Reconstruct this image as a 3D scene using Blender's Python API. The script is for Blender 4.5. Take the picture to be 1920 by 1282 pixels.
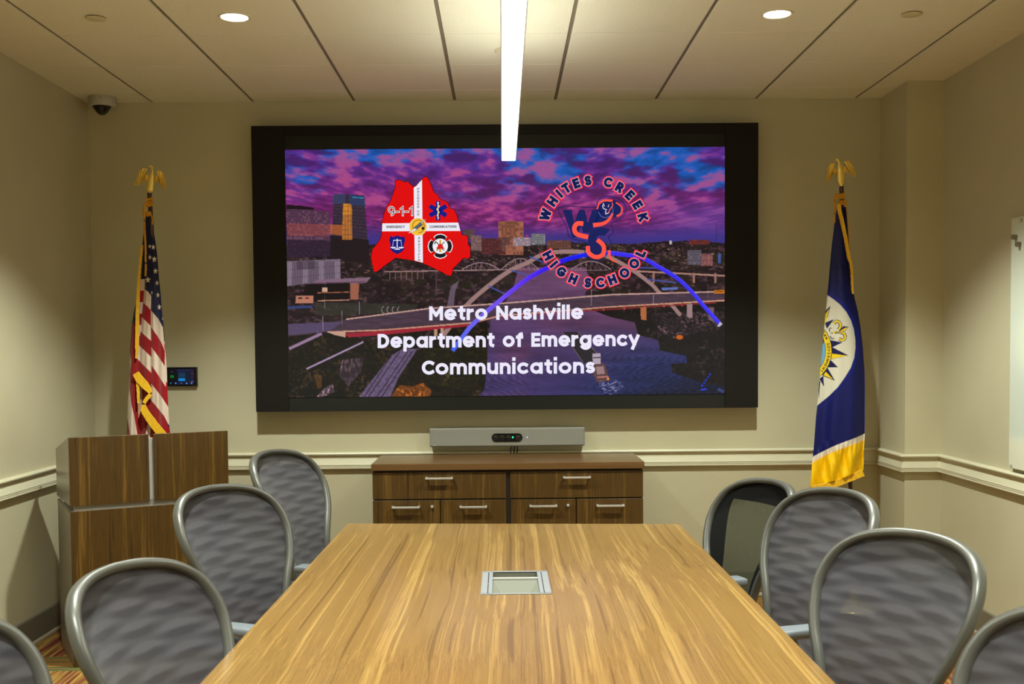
import bpy, bmesh, math, random
import numpy as np
from mathutils import Vector, Matrix
random.seed(7); RNG = np.random.RandomState(11)
for _o in list(bpy.data.objects): bpy.data.objects.remove(_o)
SC = bpy.context.scene; COL = SC.collection; PI = math.pi

# ---------------------------------------------------------------- camera
CAMH = 1.55; FPX = 2050.0; CYP = 736.96
PITCH, ROLL, YAW = 4.2472e-2, 8.2493e-3, 8.5728e-3
FWD = Vector((math.sin(YAW)*math.cos(PITCH), math.cos(YAW)*math.cos(PITCH), -math.sin(PITCH)))
_r0 = Vector((math.cos(YAW), -math.sin(YAW), 0)); _d0 = FWD.cross(_r0)
RIGHT = math.cos(ROLL)*_r0 + math.sin(ROLL)*_d0
DOWN = -math.sin(ROLL)*_r0 + math.cos(ROLL)*_d0
CAM = Vector((0, 0, CAMH))
cd = bpy.data.cameras.new('camera'); cam = bpy.data.objects.new('camera', cd); COL.objects.link(cam)
cam.matrix_world = Matrix(((RIGHT.x, -DOWN.x, -FWD.x, 0), (RIGHT.y, -DOWN.y, -FWD.y, 0), (RIGHT.z, -DOWN.z, -FWD.z, CAMH), (0, 0, 0, 1)))
cd.sensor_width = 36; cd.lens = FPX*36/1920; cd.shift_y = (CYP-641)/1920; cd.clip_start = .05
cd.dof.use_dof = True; cd.dof.focus_distance = 6.0; cd.dof.aperture_fstop = 6.3
SC.camera = cam

# ---------------------------------------------------------------- world, exposure
w = bpy.data.worlds.new('room_dark'); SC.world = w; w.use_nodes = True
w.node_tree.nodes['Background'].inputs[0].default_value = (.02, .018, .014, 1)
w.node_tree.nodes['Background'].inputs[1].default_value = .3
SC.view_settings.view_transform = 'Standard'; SC.view_settings.look = 'None'
SC.view_settings.gamma = 1; SC.view_settings.use_curve_mapping = False
SC.view_settings.exposure = 0.0
try:
    SC.cycles.use_denoising = True
    SC.cycles.max_bounces = 8; SC.cycles.diffuse_bounces = 5; SC.cycles.transparent_max_bounces = 12
    SC.cycles.sample_clamp_indirect = 6
except Exception: pass
SPOT_W = 420.0; SPOT_COL = (.95, 1.0, .89); PEND_E = 3.6; UP_E = 21.0

# ---------------------------------------------------------------- helpers: photo rays to real planes
def ray(x, y): return (RIGHT*(x-960)/FPX + DOWN*(y-CYP)/FPX + FWD)
def onY(x, y, Y): d = ray(x, y); return CAM + d*(Y/d.y)
def onX(x, y, X): d = ray(x, y); return CAM + d*(X/d.x)
def onZ(x, y, z): d = ray(x, y); return CAM + d*((z-CAMH)/d.z)
def z1(x, y): return (460+x/3.838, 220+y/3.838)
def z2(x, y): return (940+x/3.838, 220+y/3.838)
def z3(x, y): return (460+x/3.838, 500+y/3.838)
def z4(x, y): return (940+x/3.838, 500+y/3.838)
def lin(c):
    c = np.asarray(c, float); return np.where(c <= .04045, c/12.92, ((np.maximum(c, 0)+.055)/1.055)**2.4)
def rgb(r, g, b): return tuple(float(v) for v in lin(np.array([r, g, b])/255.0))

# ---------------------------------------------------------------- helpers: objects
def link(name, me, mat=None, parent=None):
    o = bpy.data.objects.new(name, me); COL.objects.link(o)
    if mat is not None:
        for m in (mat if isinstance(mat, (list, tuple)) else [mat]): me.materials.append(m)
    if parent is not None: o.parent = parent
    return o
def finish(name, bm, mat, parent=None, smooth=None, recalc=True):
    if recalc: bmesh.ops.recalc_face_normals(bm, faces=bm.faces)
    me = bpy.data.meshes.new(name); bm.to_mesh(me); bm.free()
    if smooth is not None:
        me.polygons.foreach_set('use_smooth', [True]*len(me.polygons))
        if smooth < 179:
            try: me.set_sharp_from_angle(angle=math.radians(smooth))
            except Exception: pass
    return link(name, me, mat, parent)
def thing(name, label, cat, loc=(0, 0, 0), rz=0, group=None):
    o = bpy.data.objects.new(name, None); COL.objects.link(o); o.location = loc; o.rotation_euler = (0, 0, rz)
    o.empty_display_size = .1; return tag(o, label, cat, group)
def tag(o, label, cat, group=None):
    o['label'] = label; o['category'] = cat
    if group: o['group'] = group
    return o
def struct(o): o['kind'] = 'structure'; return o
def box(bm, x0, y0, z0, x1, y1, z1_, bev=0, mi=0, M=None, seg=2):
    r = bmesh.ops.create_cube(bm, size=1); vs = r['verts']
    for v in vs: v.co = Vector(((x0+x1)/2+v.co.x*(x1-x0), (y0+y1)/2+v.co.y*(y1-y0), (z0+z1_)/2+v.co.z*(z1_-z0)))
    if bev:
        es = list({e for v in vs for e in v.link_edges})
        rr = bmesh.ops.bevel(bm, geom=es, offset=bev, segments=seg, affect='EDGES', profile=.6)
        vs = list({v for f in rr['faces'] for v in f.verts} | {v for v in vs if v.is_valid})
    fs = {f for v in vs for f in v.link_faces}
    for f in fs: f.material_index = mi
    if M is not None:
        for v in vs: v.co = M @ v.co
    return vs
def prism(bm, pts, M=None, h=1.0, mi=0):
    """closed polygon pts (a,b) extruded 0..h along c; M maps (a,b,c) to space"""
    lo = [bm.verts.new((p[0], p[1], 0)) for p in pts]; hi = [bm.verts.new((p[0], p[1], h)) for p in pts]
    n = len(pts); fs = [bm.faces.new(lo[::-1]), bm.faces.new(hi)]
    for i in range(n): fs.append(bm.faces.new((lo[i], lo[(i+1) % n], hi[(i+1) % n], hi[i])))
    for f in fs: f.material_index = mi
    if M is not None:
        for v in lo+hi: v.co = M @ v.co
    return lo+hi
def lathe(bm, prof, c=(0, 0, 0), seg=32, M=None, mi=0):
    rings = []
    for r, z in prof:
        rings.append([bm.verts.new((c[0]+max(r, 1e-5)*math.cos(2*PI*k/seg), c[1]+max(r, 1e-5)*math.sin(2*PI*k/seg), c[2]+z)) for k in range(seg)])
    for a, b in zip(rings, rings[1:]):
        for k in range(seg):
            f = bm.faces.new((a[k], a[(k+1) % seg], b[(k+1) % seg], b[k])); f.material_index = mi
    for rg, rev in ((rings[0], True), (rings[-1], False)):
        f = bm.faces.new(rg[::-1] if rev else rg); f.material_index = mi
    vs = [v for r in rings for v in r]
    if M is not None:
        for v in vs: v.co = M @ v.co
    return vs
def tube(bm, pts, rad, seg=10, closed=False, mi=0, up=Vector((0, 0, 1)), rad2=None, cap=True):
    """tube along pts; rad scalar or list; rad2 = second axis radius"""
    pts = [Vector(p) for p in pts]; n = len(pts)
    if not isinstance(rad, (list, tuple)): rad = [rad]*n
    if rad2 is None: rad2 = rad
    elif not isinstance(rad2, (list, tuple)): rad2 = [rad2]*n
    rings = []
    for i, p in enumerate(pts):
        a = pts[(i-1) % n] if (closed or i > 0) else p; b = pts[(i+1) % n] if (closed or i < n-1) else p
        t = (b-a).normalized(); s = t.cross(up)
        if s.length < 1e-4: s = t.cross(Vector((0, 1, .01)))
        s.normalize(); q = s.cross(t).normalized()
        rings.append([bm.verts.new(p+s*rad[i]*math.cos(2*PI*k/seg)+q*rad2[i]*math.sin(2*PI*k/seg)) for k in range(seg)])
    m = n if closed else n-1
    for i in range(m):
        a, b = rings[i], rings[(i+1) % n]
        for k in range(seg):
            f = bm.faces.new((a[k], a[(k+1) % seg], b[(k+1) % seg], b[k])); f.material_index = mi
    if not closed and cap:
        bm.faces.new(rings[0][::-1]).material_index = mi; bm.faces.new(rings[-1]).material_index = mi
    return rings
def catmull(P, n=8, closed=False):
    P = [Vector(p) for p in P]; out = []; N = len(P)
    rng = range(N) if closed else range(N-1)
    for i in rng:
        p0 = P[(i-1) % N] if (closed or i > 0) else P[i]; p1 = P[i]; p2 = P[(i+1) % N]
        p3 = P[(i+2) % N] if (closed or i+2 < N) else p2
        for k in range(n):
            t = k/n
            out.append(.5*((2*p1)+(p2-p0)*t+(2*p0-5*p1+4*p2-p3)*t*t+(3*p1-p0-3*p2+p3)*t*t*t))
    if not closed: out.append(P[-1])
    return out
def copy_tree(o, parent=None):
    c = o.copy(); COL.objects.link(c)
    if parent is not None: c.parent = parent
    for ch in list(o.children): copy_tree(ch, c)
    return c

# ---------------------------------------------------------------- materials
def mat(name, col=(.5, .5, .5), rough=.5, metal=0, spec=.5, coat=0, sheen=0):
    m = bpy.data.materials.new(name); m.use_nodes = True; b = m.node_tree.nodes['Principled BSDF']
    b.inputs['Base Color'].default_value = (*col, 1); b.inputs['Roughness'].default_value = rough
    b.inputs['Metallic'].default_value = metal; b.inputs['Specular IOR Level'].default_value = spec
    b.inputs['Coat Weight'].default_value = coat; b.inputs['Sheen Weight'].default_value = sheen
    return m
class NT:
    def __init__(s, m): s.t = m.node_tree; s.b = s.t.nodes.get('Principled BSDF')
    def n(s, typ, **k):
        x = s.t.nodes.new(typ)
        for a, v in k.items(): setattr(x, a, v)
        return x
    def l(s, a, b): s.t.links.new(a, b)
    def val(s, sock, v): sock.default_value = v
    def coord(s, scale, kind='Object', rot=(0, 0, 0), loc=(0, 0, 0)):
        c = s.n('ShaderNodeTexCoord'); mp = s.n('ShaderNodeMapping'); s.l(c.outputs[kind], mp.inputs[0])
        mp.inputs['Scale'].default_value = scale; mp.inputs['Rotation'].default_value = rot; mp.inputs['Location'].default_value = loc
        return mp.outputs[0]
    def noise(s, vec, scale=5, detail=4, rough=.5, dist=0):
        x = s.n('ShaderNodeTexNoise'); s.l(vec, x.inputs['Vector']); x.inputs['Scale'].default_value = scale
        x.inputs['Detail'].default_value = detail; x.inputs['Roughness'].default_value = rough; x.inputs['Distortion'].default_value = dist
        return x.outputs['Fac']
    def ramp(s, fac, stops, interp='LINEAR'):
        x = s.n('ShaderNodeValToRGB'); s.l(fac, x.inputs[0]); e = x.color_ramp.elements; x.color_ramp.interpolation = interp
        while len(e) > 1: e.remove(e[-1])
        e[0].position = stops[0][0]; e[0].color = (*stops[0][1], 1)
        for p, c in stops[1:]:
            q = e.new(p); q.color = (*c, 1)
        return x.outputs[0]
    def mix(s, f, a, b, mode='MIX'):
        x = s.n('ShaderNodeMix'); x.data_type = 'RGBA'; x.blend_type = mode
        for sock, v in ((x.inputs[0], f), (x.inputs[6], a), (x.inputs[7], b)):
            if hasattr(v, 'links'): s.l(v, sock)
            else: sock.default_value = v if isinstance(v, (int, float)) else (*v, 1)
        return x.outputs[2]
    def math(s, op, a, b=0.0, c=None):
        x = s.n('ShaderNodeMath'); x.operation = op
        for i, v in enumerate((a, b, c)):
            if v is None: continue
            if hasattr(v, 'links'): s.l(v, x.inputs[i])
            else: x.inputs[i].default_value = v
        return x.outputs[0]
    def sep(s, vec):
        x = s.n('ShaderNodeSeparateXYZ'); s.l(vec, x.inputs[0]); return x.outputs
    def bump(s, h, strength=.2, dist=.01):
        x = s.n('ShaderNodeBump'); x.inputs['Strength'].default_value = strength; x.inputs['Distance'].default_value = dist
        s.l(h, x.inputs['Height']); s.l(x.outputs[0], s.b.inputs['Normal'])
def paint(name, c, rough=.55, var=.03):
    m = mat(name, c, rough); t = NT(m); v = t.coord((1, 1, 1))
    f = t.noise(v, 3.0, 3); col = t.ramp(f, [(.3, tuple(x*(1-var) for x in c)), (.7, tuple(x*(1+var) for x in c))])
    t.l(col, t.b.inputs['Base Color']); t.bump(t.noise(v, 260, 2), .06, .002)
    return m
def wood(name, dark, mid, light, scale, rough=.35, coat=.0, wav=.0, rot=(0, 0, 0), coat_rough=.1, spec=.5, stops=(.36, .46, .52, .56, .64)):
    """veneer; the grain runs along local Z of the mapped space (scale z small)"""
    m = mat(name, mid, rough, coat=coat, spec=spec); t = NT(m); v = t.coord(scale, rot=rot)
    if wav:
        cw = t.noise(t.coord(tuple(x*wav[1] for x in (1, 1, 1)), rot=rot), 1, 2)
        ad = t.n('ShaderNodeVectorMath'); ad.operation = 'ADD'; cb = t.n('ShaderNodeCombineXYZ')
        t.l(t.math('MULTIPLY', cw, wav[0]), cb.inputs[0]); t.l(t.math('MULTIPLY', cw, wav[0]), cb.inputs[1])
        t.l(v, ad.inputs[0]); t.l(cb.outputs[0], ad.inputs[1]); v = ad.outputs[0]
    f1 = t.noise(v, 1.0, 6, .62); f2 = t.noise(v, 3.3, 3, .55); f3 = t.noise(v, 11, 2, .5)
    f = t.math('ADD', t.math('MULTIPLY', f1, .55), t.math('ADD', t.math('MULTIPLY', f2, .3), t.math('MULTIPLY', f3, .15)))
    col = t.ramp(f, list(zip(stops, (dark, mid, tuple((a+b)/2 for a, b in zip(mid, dark)), mid, light))))
    t.l(col, t.b.inputs['Base Color']); t.b.inputs['Coat Roughness'].default_value = coat_rough
    return m
WALLC = rgb(182, 176, 148)
M_wall = paint('wall_paint', WALLC, .5)
M_trim = paint('trim_paint', rgb(198, 194, 168), .35)
M_ceil = mat('ceiling_tile_white', rgb(226, 217, 190), .9); _t = NT(M_ceil); _v = _t.coord((1, 1, 1))
_t.l(_t.ramp(_t.noise(_v, 180, 3, .7), [(.3, rgb(208, 204, 186)), (.6, rgb(226, 222, 206))]), _t.b.inputs['Base Color']); _t.bump(_t.noise(_v, 300, 2), .25, .002)
M_grid = mat('ceiling_grid_grey', rgb(120, 112, 92), .5)
M_base = mat('baseboard_vinyl', rgb(104, 98, 84), .45)
M_shoe = mat('floor_strip', rgb(180, 168, 148), .5)
M_black = mat('black_plastic', (.006, .006, .006), .45)
M_black2 = mat('black_frame', (.006, .005, .004), .6, spec=.2)
M_alu = mat('satin_aluminium', (.42, .42, .40), .42, metal=.35)
M_nickel = mat('brushed_nickel', (.72, .72, .70), .32, metal=.7)
M_brass = mat('polished_brass', (.95, .74, .20), .30, metal=.55)
M_steel = mat('brushed_steel', (.36, .33, .28), .38, metal=.7)
TW = (rgb(94, 70, 36), rgb(120, 92, 50), rgb(141, 113, 64))
DW = (rgb(46, 30, 4), rgb(74, 51, 12), rgb(102, 75, 28))
M_table = wood('table_veneer', *TW, (30, .40, 30), rough=.17, coat=.0, wav=(2.2, .6), stops=(.40, .455, .495, .53, .60), spec=.5)
M_dark = wood('walnut_veneer', *DW, (34, 34, .8), rough=.42, wav=(.6, .8), stops=(.39, .455, .50, .54, .61))
M_ctop = wood('credenza_top_veneer', rgb(84, 58, 30), rgb(98, 70, 40), rgb(112, 84, 52), (.9, 30, 30), rough=.28, wav=(.6, .8))

# ---------------------------------------------------------------- large structure
XL, XR, YB, ZC, YF = -2.49, 2.52, 6.69, 3.04, -3.2
XC, YC = 2.31, 6.25
def slab(name, x0, y0, z0, x1, y1, z1_, m):
    bm = bmesh.new(); box(bm, x0, y0, z0, x1, y1, z1_); return struct(finish(name, bm, m))
slab('wall_back', XL-.12, YB, 0, XR+.12, YB+.12, ZC+.1, M_wall)
slab('wall_left', XL-.12, YF, 0, XL, YB, ZC+.1, M_wall)
slab('wall_right', XR, YF, 0, XR+.12, YB, ZC+.1, M_wall)
slab('wall_front', XL-.12, YF-.12, 0, XR+.12, YF, ZC+.1, M_wall)
slab('wall_column', XC, YC, 0, XR, YB, ZC, M_wall)
# carpet
M_carpet = mat('striped_carpet', (.2, .1, .05), .95, spec=.1); t = NT(M_carpet)
br = t.n('ShaderNodeTexBrick'); t.l(t.coord((1, 1, 1)), br.inputs['Vector'])
br.inputs['Scale'].default_value = 1.0; br.inputs['Brick Width'].default_value = .9; br.inputs['Row Height'].default_value = .25
br.inputs['Mortar Size'].default_value = 0; br.inputs['Color1'].default_value = (0, 0, 0, 1); br.inputs['Color2'].default_value = (1, 1, 1, 1)
bv = t.n('ShaderNodeRGBToBW'); t.l(br.outputs['Color'], bv.inputs[0])
sa = t.noise(t.coord((1.2, 60, 1)), 1.0, 2, .5); sb = t.noise(t.coord((60, 1.2, 1), rot=(0, 0, .9)), 1.0, 2, .5)
ra = t.ramp(sa, [(.32, rgb(44, 66, 50)), (.42, rgb(86, 96, 56)), (.5, rgb(130, 84, 40)), (.56, rgb(160, 118, 48)), (.64, rgb(110, 54, 38))])
rb = t.ramp(sb, [(.38, rgb(90, 42, 32)), (.48, rgb(130, 76, 44)), (.53, rgb(160, 146, 70)), (.6, rgb(112, 58, 40))])
t.l(t.mix(t.math('GREATER_THAN', bv.outputs[0], .5), ra, rb), t.b.inputs['Base Color'])
t.bump(t.noise(t.coord((1, 1, 1)), 400, 2), .5, .004)
slab('floor', XL, YF, -.05, XR, YB, 0, M_carpet)
# ceiling: tiles in a bar grid
bm = bmesh.new()
gx = [-.882+.608*k for k in range(-3, 7)]; gy = [6.404-.568*k for k in range(0, 18)]
xs = [XL]+[g for g in gx if XL < g < XR]+[XR]; ys = [YF]+sorted(g for g in gy if YF < g < YB)+[YB]
box(bm, XL, YF, ZC+.012, XR, YB, ZC+.05, mi=1)
for i in range(len(xs)-1):
    for j in range(len(ys)-1):
        a = .009 if i > 0 else 0; b = .009 if i < len(xs)-2 else 0
        box(bm, xs[i]+a, ys[j]+.0028, ZC-.002, xs[i+1]-b, ys[j+1]-.0028, ZC+.012, bev=.0015, seg=1)
for g in gx:
    if XL < g < XR: box(bm, g-.007, YF, ZC+.004, g+.007, YB, ZC+.012, mi=1)
struct(finish('ceiling', bm, [M_ceil, M_grid]))
# mouldings swept along the walls
PATH = [(XL, YF), (XL, YB), (XC, YB), (XC, YC), (XR, YC), (XR, YF)]
def sweep(path, prof, name, m, closed=False):
    bm = bmesh.new(); rows = []
    n = len(path)
    for i, p in enumerate(path):
        d0 = Vector(p)-Vector(path[i-1]) if i > 0 else None; d1 = Vector(path[i+1])-Vector(p) if i < n-1 else None
        def nrm(d): d = d.normalized(); return Vector((d.y, -d.x))
        if d0 is None: o = nrm(d1)
        elif d1 is None: o = nrm(d0)
        else:
            a, b = nrm(d0), nrm(d1); o = (a+b)/(1+a.dot(b))
        rows.append([bm.verts.new((p[0]+o.x*q[0], p[1]+o.y*q[0], q[1])) for q in prof])
    k = len(prof)
    for a, b in zip(rows, rows[1:]):
        for j in range(k): bm.faces.new((a[j], b[j], b[(j+1) % k], a[(j+1) % k]))
    bm.faces.new(rows[0]); bm.faces.new(rows[-1][::-1])
    return struct(finish(name, bm, m))
RAIL = [(0, .914), (.020, .914), (.029, .911), (.033, .905), (.031, .899), (.024, .895), (.013, .893), (.013, .886), (.016, .870), (.024, .846), (.027, .838),
        (.027, .835), (.023, .834), (.023, .8325), (.028, .8315), (.028, .826), (.024, .825), (.024, .8235), (.029, .8225), (.030, .816), (.027, .811), (.012, .808), (0, .808)]
sweep(PATH, RAIL, 'trim_1', M_trim)
BASE = [(0, .15), (.008, .15), (.012, .146), (.012, .022), (0, .022)]
SHOE = [(0, .022), (.016, .022), (.018, .018), (.018, .004), (0, .004)]
for nm, p in (('left', PATH[:2]), ('back', PATH[1:3]), ('column', PATH[2:5]), ('right', PATH[4:])):
    sweep(p, BASE, 'baseboard_'+nm, M_base); sweep(p, SHOE, 'trim_'+str({'left': 2, 'back': 3, 'column': 4, 'right': 5}[nm]), M_shoe)
# ---------------------------------------------------------------- numpy painting on a pixel grid (patterns of flags and screen)
def vnoise(X, Y, seed):
    r = np.random.RandomState(seed); T = r.rand(256, 256)
    xi = np.floor(X).astype(int); yi = np.floor(Y).astype(int); fx = X-xi; fy = Y-yi
    fx = fx*fx*(3-2*fx); fy = fy*fy*(3-2*fy)
    a = T[yi % 256, xi % 256]; b = T[yi % 256, (xi+1) % 256]; c = T[(yi+1) % 256, xi % 256]; d = T[(yi+1) % 256, (xi+1) % 256]
    return (a*(1-fx)+b*fx)*(1-fy)+(c*(1-fx)+d*fx)*fy
def fbm(X, Y, seed, oc=4, g=.5):
    s = 0; a = 1; n = 0
    for k in range(oc):
        s = s+a*vnoise(X*2**k+13.7*k, Y*2**k+7.1*k, seed+k); n += a; a *= g
    return s/n
def inside(px, py, P):
    P = np.asarray(P, float); r = np.zeros(px.shape, bool); n = len(P)
    for i in range(n):
        x0, y0 = P[i]; x1, y1 = P[(i+1) % n]
        if y0 == y1: continue
        c = ((y0 > py) != (y1 > py)) & (px < (x1-x0)*(py-y0)/(y1-y0)+x0); r ^= c
    return r
class Canvas:
    """supersampled sRGB canvas addressed in reference coordinates"""
    def __init__(s, x0, y0, x1, y1, step=.5):
        s.x = np.arange(x0, x1+1e-6, step); s.y = np.arange(y0, y1+1e-6, step); s.step = step
        s.X, s.Y = np.meshgrid(s.x, s.y); s.A = np.zeros(s.X.shape+(3,))
    def win(s, x0, y0, x1, y1):
        i0 = max(0, int((y0-s.y[0])/s.step)-1); i1 = min(len(s.y), int((y1-s.y[0])/s.step)+2)
        j0 = max(0, int((x0-s.x[0])/s.step)-1); j1 = min(len(s.x), int((x1-s.x[0])/s.step)+2)
        return slice(i0, max(i0, i1)), slice(j0, max(j0, j1))
    def poly(s, P, c, a=1.0, fn=None):
        P = np.asarray(P, float); w = s.win(P[:, 0].min(), P[:, 1].min(), P[:, 0].max(), P[:, 1].max())
        X, Y = s.X[w], s.Y[w]
        if X.size == 0: return
        m = inside(X, Y, P)[..., None]*a
        col = np.array(c, float)/255 if fn is None else fn(X, Y)
        s.A[w] = s.A[w]*(1-m)+col*m
    def line(s, pts, wd, c, a=1.0):
        for (x0, y0), (x1, y1) in zip(pts, pts[1:]):
            L = math.hypot(x1-x0, y1-y0) or 1; nx, ny = -(y1-y0)/L*wd/2, (x1-x0)/L*wd/2
            s.poly([(x0+nx, y0+ny), (x1+nx, y1+ny), (x1-nx, y1-ny), (x0-nx, y0-ny)], c, a)
    def disc(s, cx, cy, r, c, a=1.0, ry=None):
        s.poly([(cx+r*math.cos(k*PI/16), cy+(ry or r)*math.sin(k*PI/16)) for k in range(32)], c, a)
    def sample(s, x, y):
        fx = np.clip((np.asarray(x)-s.x[0])/s.step, 0, len(s.x)-1.001); fy = np.clip((np.asarray(y)-s.y[0])/s.step, 0, len(s.y)-1.001)
        i = fy.astype(int); j = fx.astype(int); u = (fx-j)[..., None]; v = (fy-i)[..., None]
        A = s.A; return (A[i, j]*(1-u)+A[i, j+1]*u)*(1-v)+(A[i+1, j]*(1-u)+A[i+1, j+1]*u)*v
def arcpts(cx, cy, rx, ry, a0, a1, n=40):
    return [(cx+rx*math.cos(math.radians(a0+(a1-a0)*k/n)), cy+ry*math.sin(math.radians(a0+(a1-a0)*k/n))) for k in range(n+1)]

# ---------------------------------------------------------------- stroke lettering
def A_(cx, cy, rx, ry, a0, a1, n=14): return arcpts(cx, cy, rx, ry, a0, a1, n)
# skeletons: (width, [polylines]); y up, cap height 1; the stroke centre runs on these lines
CAPS = {
 'W': (1.25, [[(0, 1), (.31, 0)], [(.31, 0), (.625, .95)], [(.625, .95), (.94, 0)], [(.94, 0), (1.25, 1)]]),
 'H': (.72, [[(0, 0), (0, 1)], [(.72, 0), (.72, 1)], [(0, .5), (.72, .5)]]),
 'I': (.0, [[(0, 0), (0, 1)]]), 'J': (.4, [[(.4, 1), (.4, .25)], A_(.2, .25, .2, .25, 0, -160)]),
 'T': (.66, [[(.33, 0), (.33, 1)], [(0, 1), (.66, 1)]]),
 'E': (.52, [[(0, 0), (0, 1)], [(0, 0), (.52, 0)], [(0, .5), (.48, .5)], [(0, 1), (.52, 1)]]),
 'F': (.52, [[(0, 0), (0, 1)], [(0, .5), (.48, .5)], [(0, 1), (.52, 1)]]),
 'S': (.56, [A_(.28, .74, .27, .26, 42, 270)+A_(.28, .26, .28, .26, 90, -138)[1:]]),
 'C': (.72, [A_(.46, .5, .46, .5, 52, 308, 22)]), 'G': (.78, [A_(.46, .5, .46, .5, 52, 330, 22)+[(.86, .4)], [(.5, .45), (.86, .45)]]),
 'R': (.6, [[(0, 0), (0, 1)], [(0, 1), (.3, 1)]+A_(.3, .73, .27, .27, 90, -90)+[(0, .46)], [(.28, .46), (.6, 0)]]),
 'P': (.58, [[(0, 0), (0, 1)], [(0, 1), (.3, 1)]+A_(.3, .72, .28, .28, 90, -90)+[(0, .44)]]),
 'K': (.64, [[(0, 0), (0, 1)], [(.62, 1), (0, .42)], [(.2, .6), (.66, 0)]]),
 'O': (.96, [A_(.48, .5, .48, .5, 0, 360, 28)]), 'L': (.5, [[(0, 1), (0, 0), (.5, 0)]]),
 'M': (.92, [[(0, 0), (0, 1)], [(.07, .90), (.46, .34)], [(.46, .34), (.85, .90)], [(.92, 0), (.92, 1)]]), 'N': (.74, [[(0, 0), (0, 1)], [(.08, .90), (.66, .10)], [(.74, 0), (.74, 1)]]),
 'D': (.74, [[(0, 0), (0, 1), (.26, 1)]+A_(.26, .5, .48, .5, 90, -90)+[(0, 0)]]),
 'U': (.68, [[(0, 1), (0, .33)]+A_(.34, .33, .34, .33, 180, 360)+[(.68, 1)]]),
 'Y': (.74, [[(0, 1), (.37, .48)], [(.74, 1), (.37, .48), (.37, 0)]]), 'V': (.78, [[(0, 1), (.39, 0)], [(.39, 0), (.78, 1)]]),
 'A': (.82, [[(0, 0), (.41, 1)], [(.41, 1), (.82, 0)], [(.16, .3), (.66, .3)]]),
 '9': (.56, [A_(.28, .68, .28, .32, 0, 360, 20), [(.56, .68)]+A_(.2, .4, .36, .4, 20, -70)]), '1': (.26, [[(0, .78), (.22, 1), (.22, 0)]]),
 '-': (.34, [[(0, .42), (.34, .42)]]), ' ': (.3, []), '.': (.05, [[(0, 0), (.04, 0)]]),
}
# lower case in units where cap height = 1, x height = .76 (stroke-centre coordinates are full-box; inset applied below)
XH = .76
LOW = {
 'e': (.76, [A_(.38, .38, .38, .38, -1, 308, 22)[0:], [(.12, .36), (.64, .36)]]),
 'o': (.78, [A_(.39, .38, .39, .38, 0, 360, 24)]), 'c': (.66, [A_(.38, .38, .38, .38, 52, 308, 20)]),
 'a': (.76, [A_(.37, .38, .37, .38, 0, 360, 22), [(.76, 0), (.76, XH)]]),
 'd': (.76, [A_(.37, .38, .37, .38, 0, 360, 22), [(.76, 0), (.76, 1.06)]]),
 'p': (.76, [A_(.39, .38, .37, .38, 0, 360, 22), [(0, -.34), (0, XH)]]),
 'g': (.76, [A_(.37, .38, .37, .38, 0, 360, 22), [(.76, XH), (.76, -.02)]+A_(.40, -.02, .36, .30, 0, -150)]),
 't': (.36, [[(.17, 1.0), (.17, .22)]+A_(.36, .20, .19, .20, 180, 265, 6), [(0, XH), (.38, XH)]]),
 'r': (.34, [[(0, 0), (0, XH)], A_(.34, .40, .34, .34, 180, 92, 8)]),
 'n': (.62, [[(0, 0), (0, XH)], [(0, .42)]+A_(.31, .43, .31, .33, 180, 0)+[(.62, 0)]]),
 'h': (.62, [[(0, 0), (0, 1.06)], [(0, .42)]+A_(.31, .43, .31, .33, 180, 0)+[(.62, 0)]]),
 'm': (1.12, [[(0, 0), (0, XH)], [(0, .46)]+A_(.28, .46, .28, .30, 180, 0)+[(.56, 0)], [(.56, .46)]+A_(.84, .46, .28, .30, 180, 0)+[(1.12, 0)]]),
 'u': (.62, [[(0, XH), (0, .33)]+A_(.31, .33, .31, .33, 180, 360), [(.62, XH), (.62, 0)]]),
 's': (.5, [A_(.25, .575, .23, .185, 40, 270)+A_(.25, .20, .25, .19, 90, -140)[1:]]),
 'i': (.0, [[(0, 0), (0, XH)], [(0, 1.22), (0, 1.24)]]), 'l': (.0, [[(0, 0), (0, 1.06)]]),
 'v': (.66, [[(0, XH), (.33, 0)], [(.33, 0), (.66, XH)]]), 'y': (.66, [[(0, XH), (.35, .02)], [(.68, XH), (.22, -.34)]]),
 'f': (.34, [[(.15, 0), (.15, .82)]+A_(.34, .84, .19, .20, 180, 95, 6), [(0, XH), (.36, XH)]]),
}
def glyph(ch):
    return LOW.get(ch) or CAPS.get(ch) or CAPS[' ']
def text_strokes(s, H, t, gap, arc=None):
    """polylines in reference units, baseline y=0 up; returns [(poly)], width. t stroke width."""
    out = []; x = 0
    for ch in s:
        if ch == ' ': x += H*.42+gap; continue
        wdt, P = glyph(ch); sc = H-t
        for pl in P: out.append([(x+t/2+p[0]*sc, t/2+p[1]*sc) for p in pl])
        x += wdt*sc+t+gap
    return out, x-gap
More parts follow.
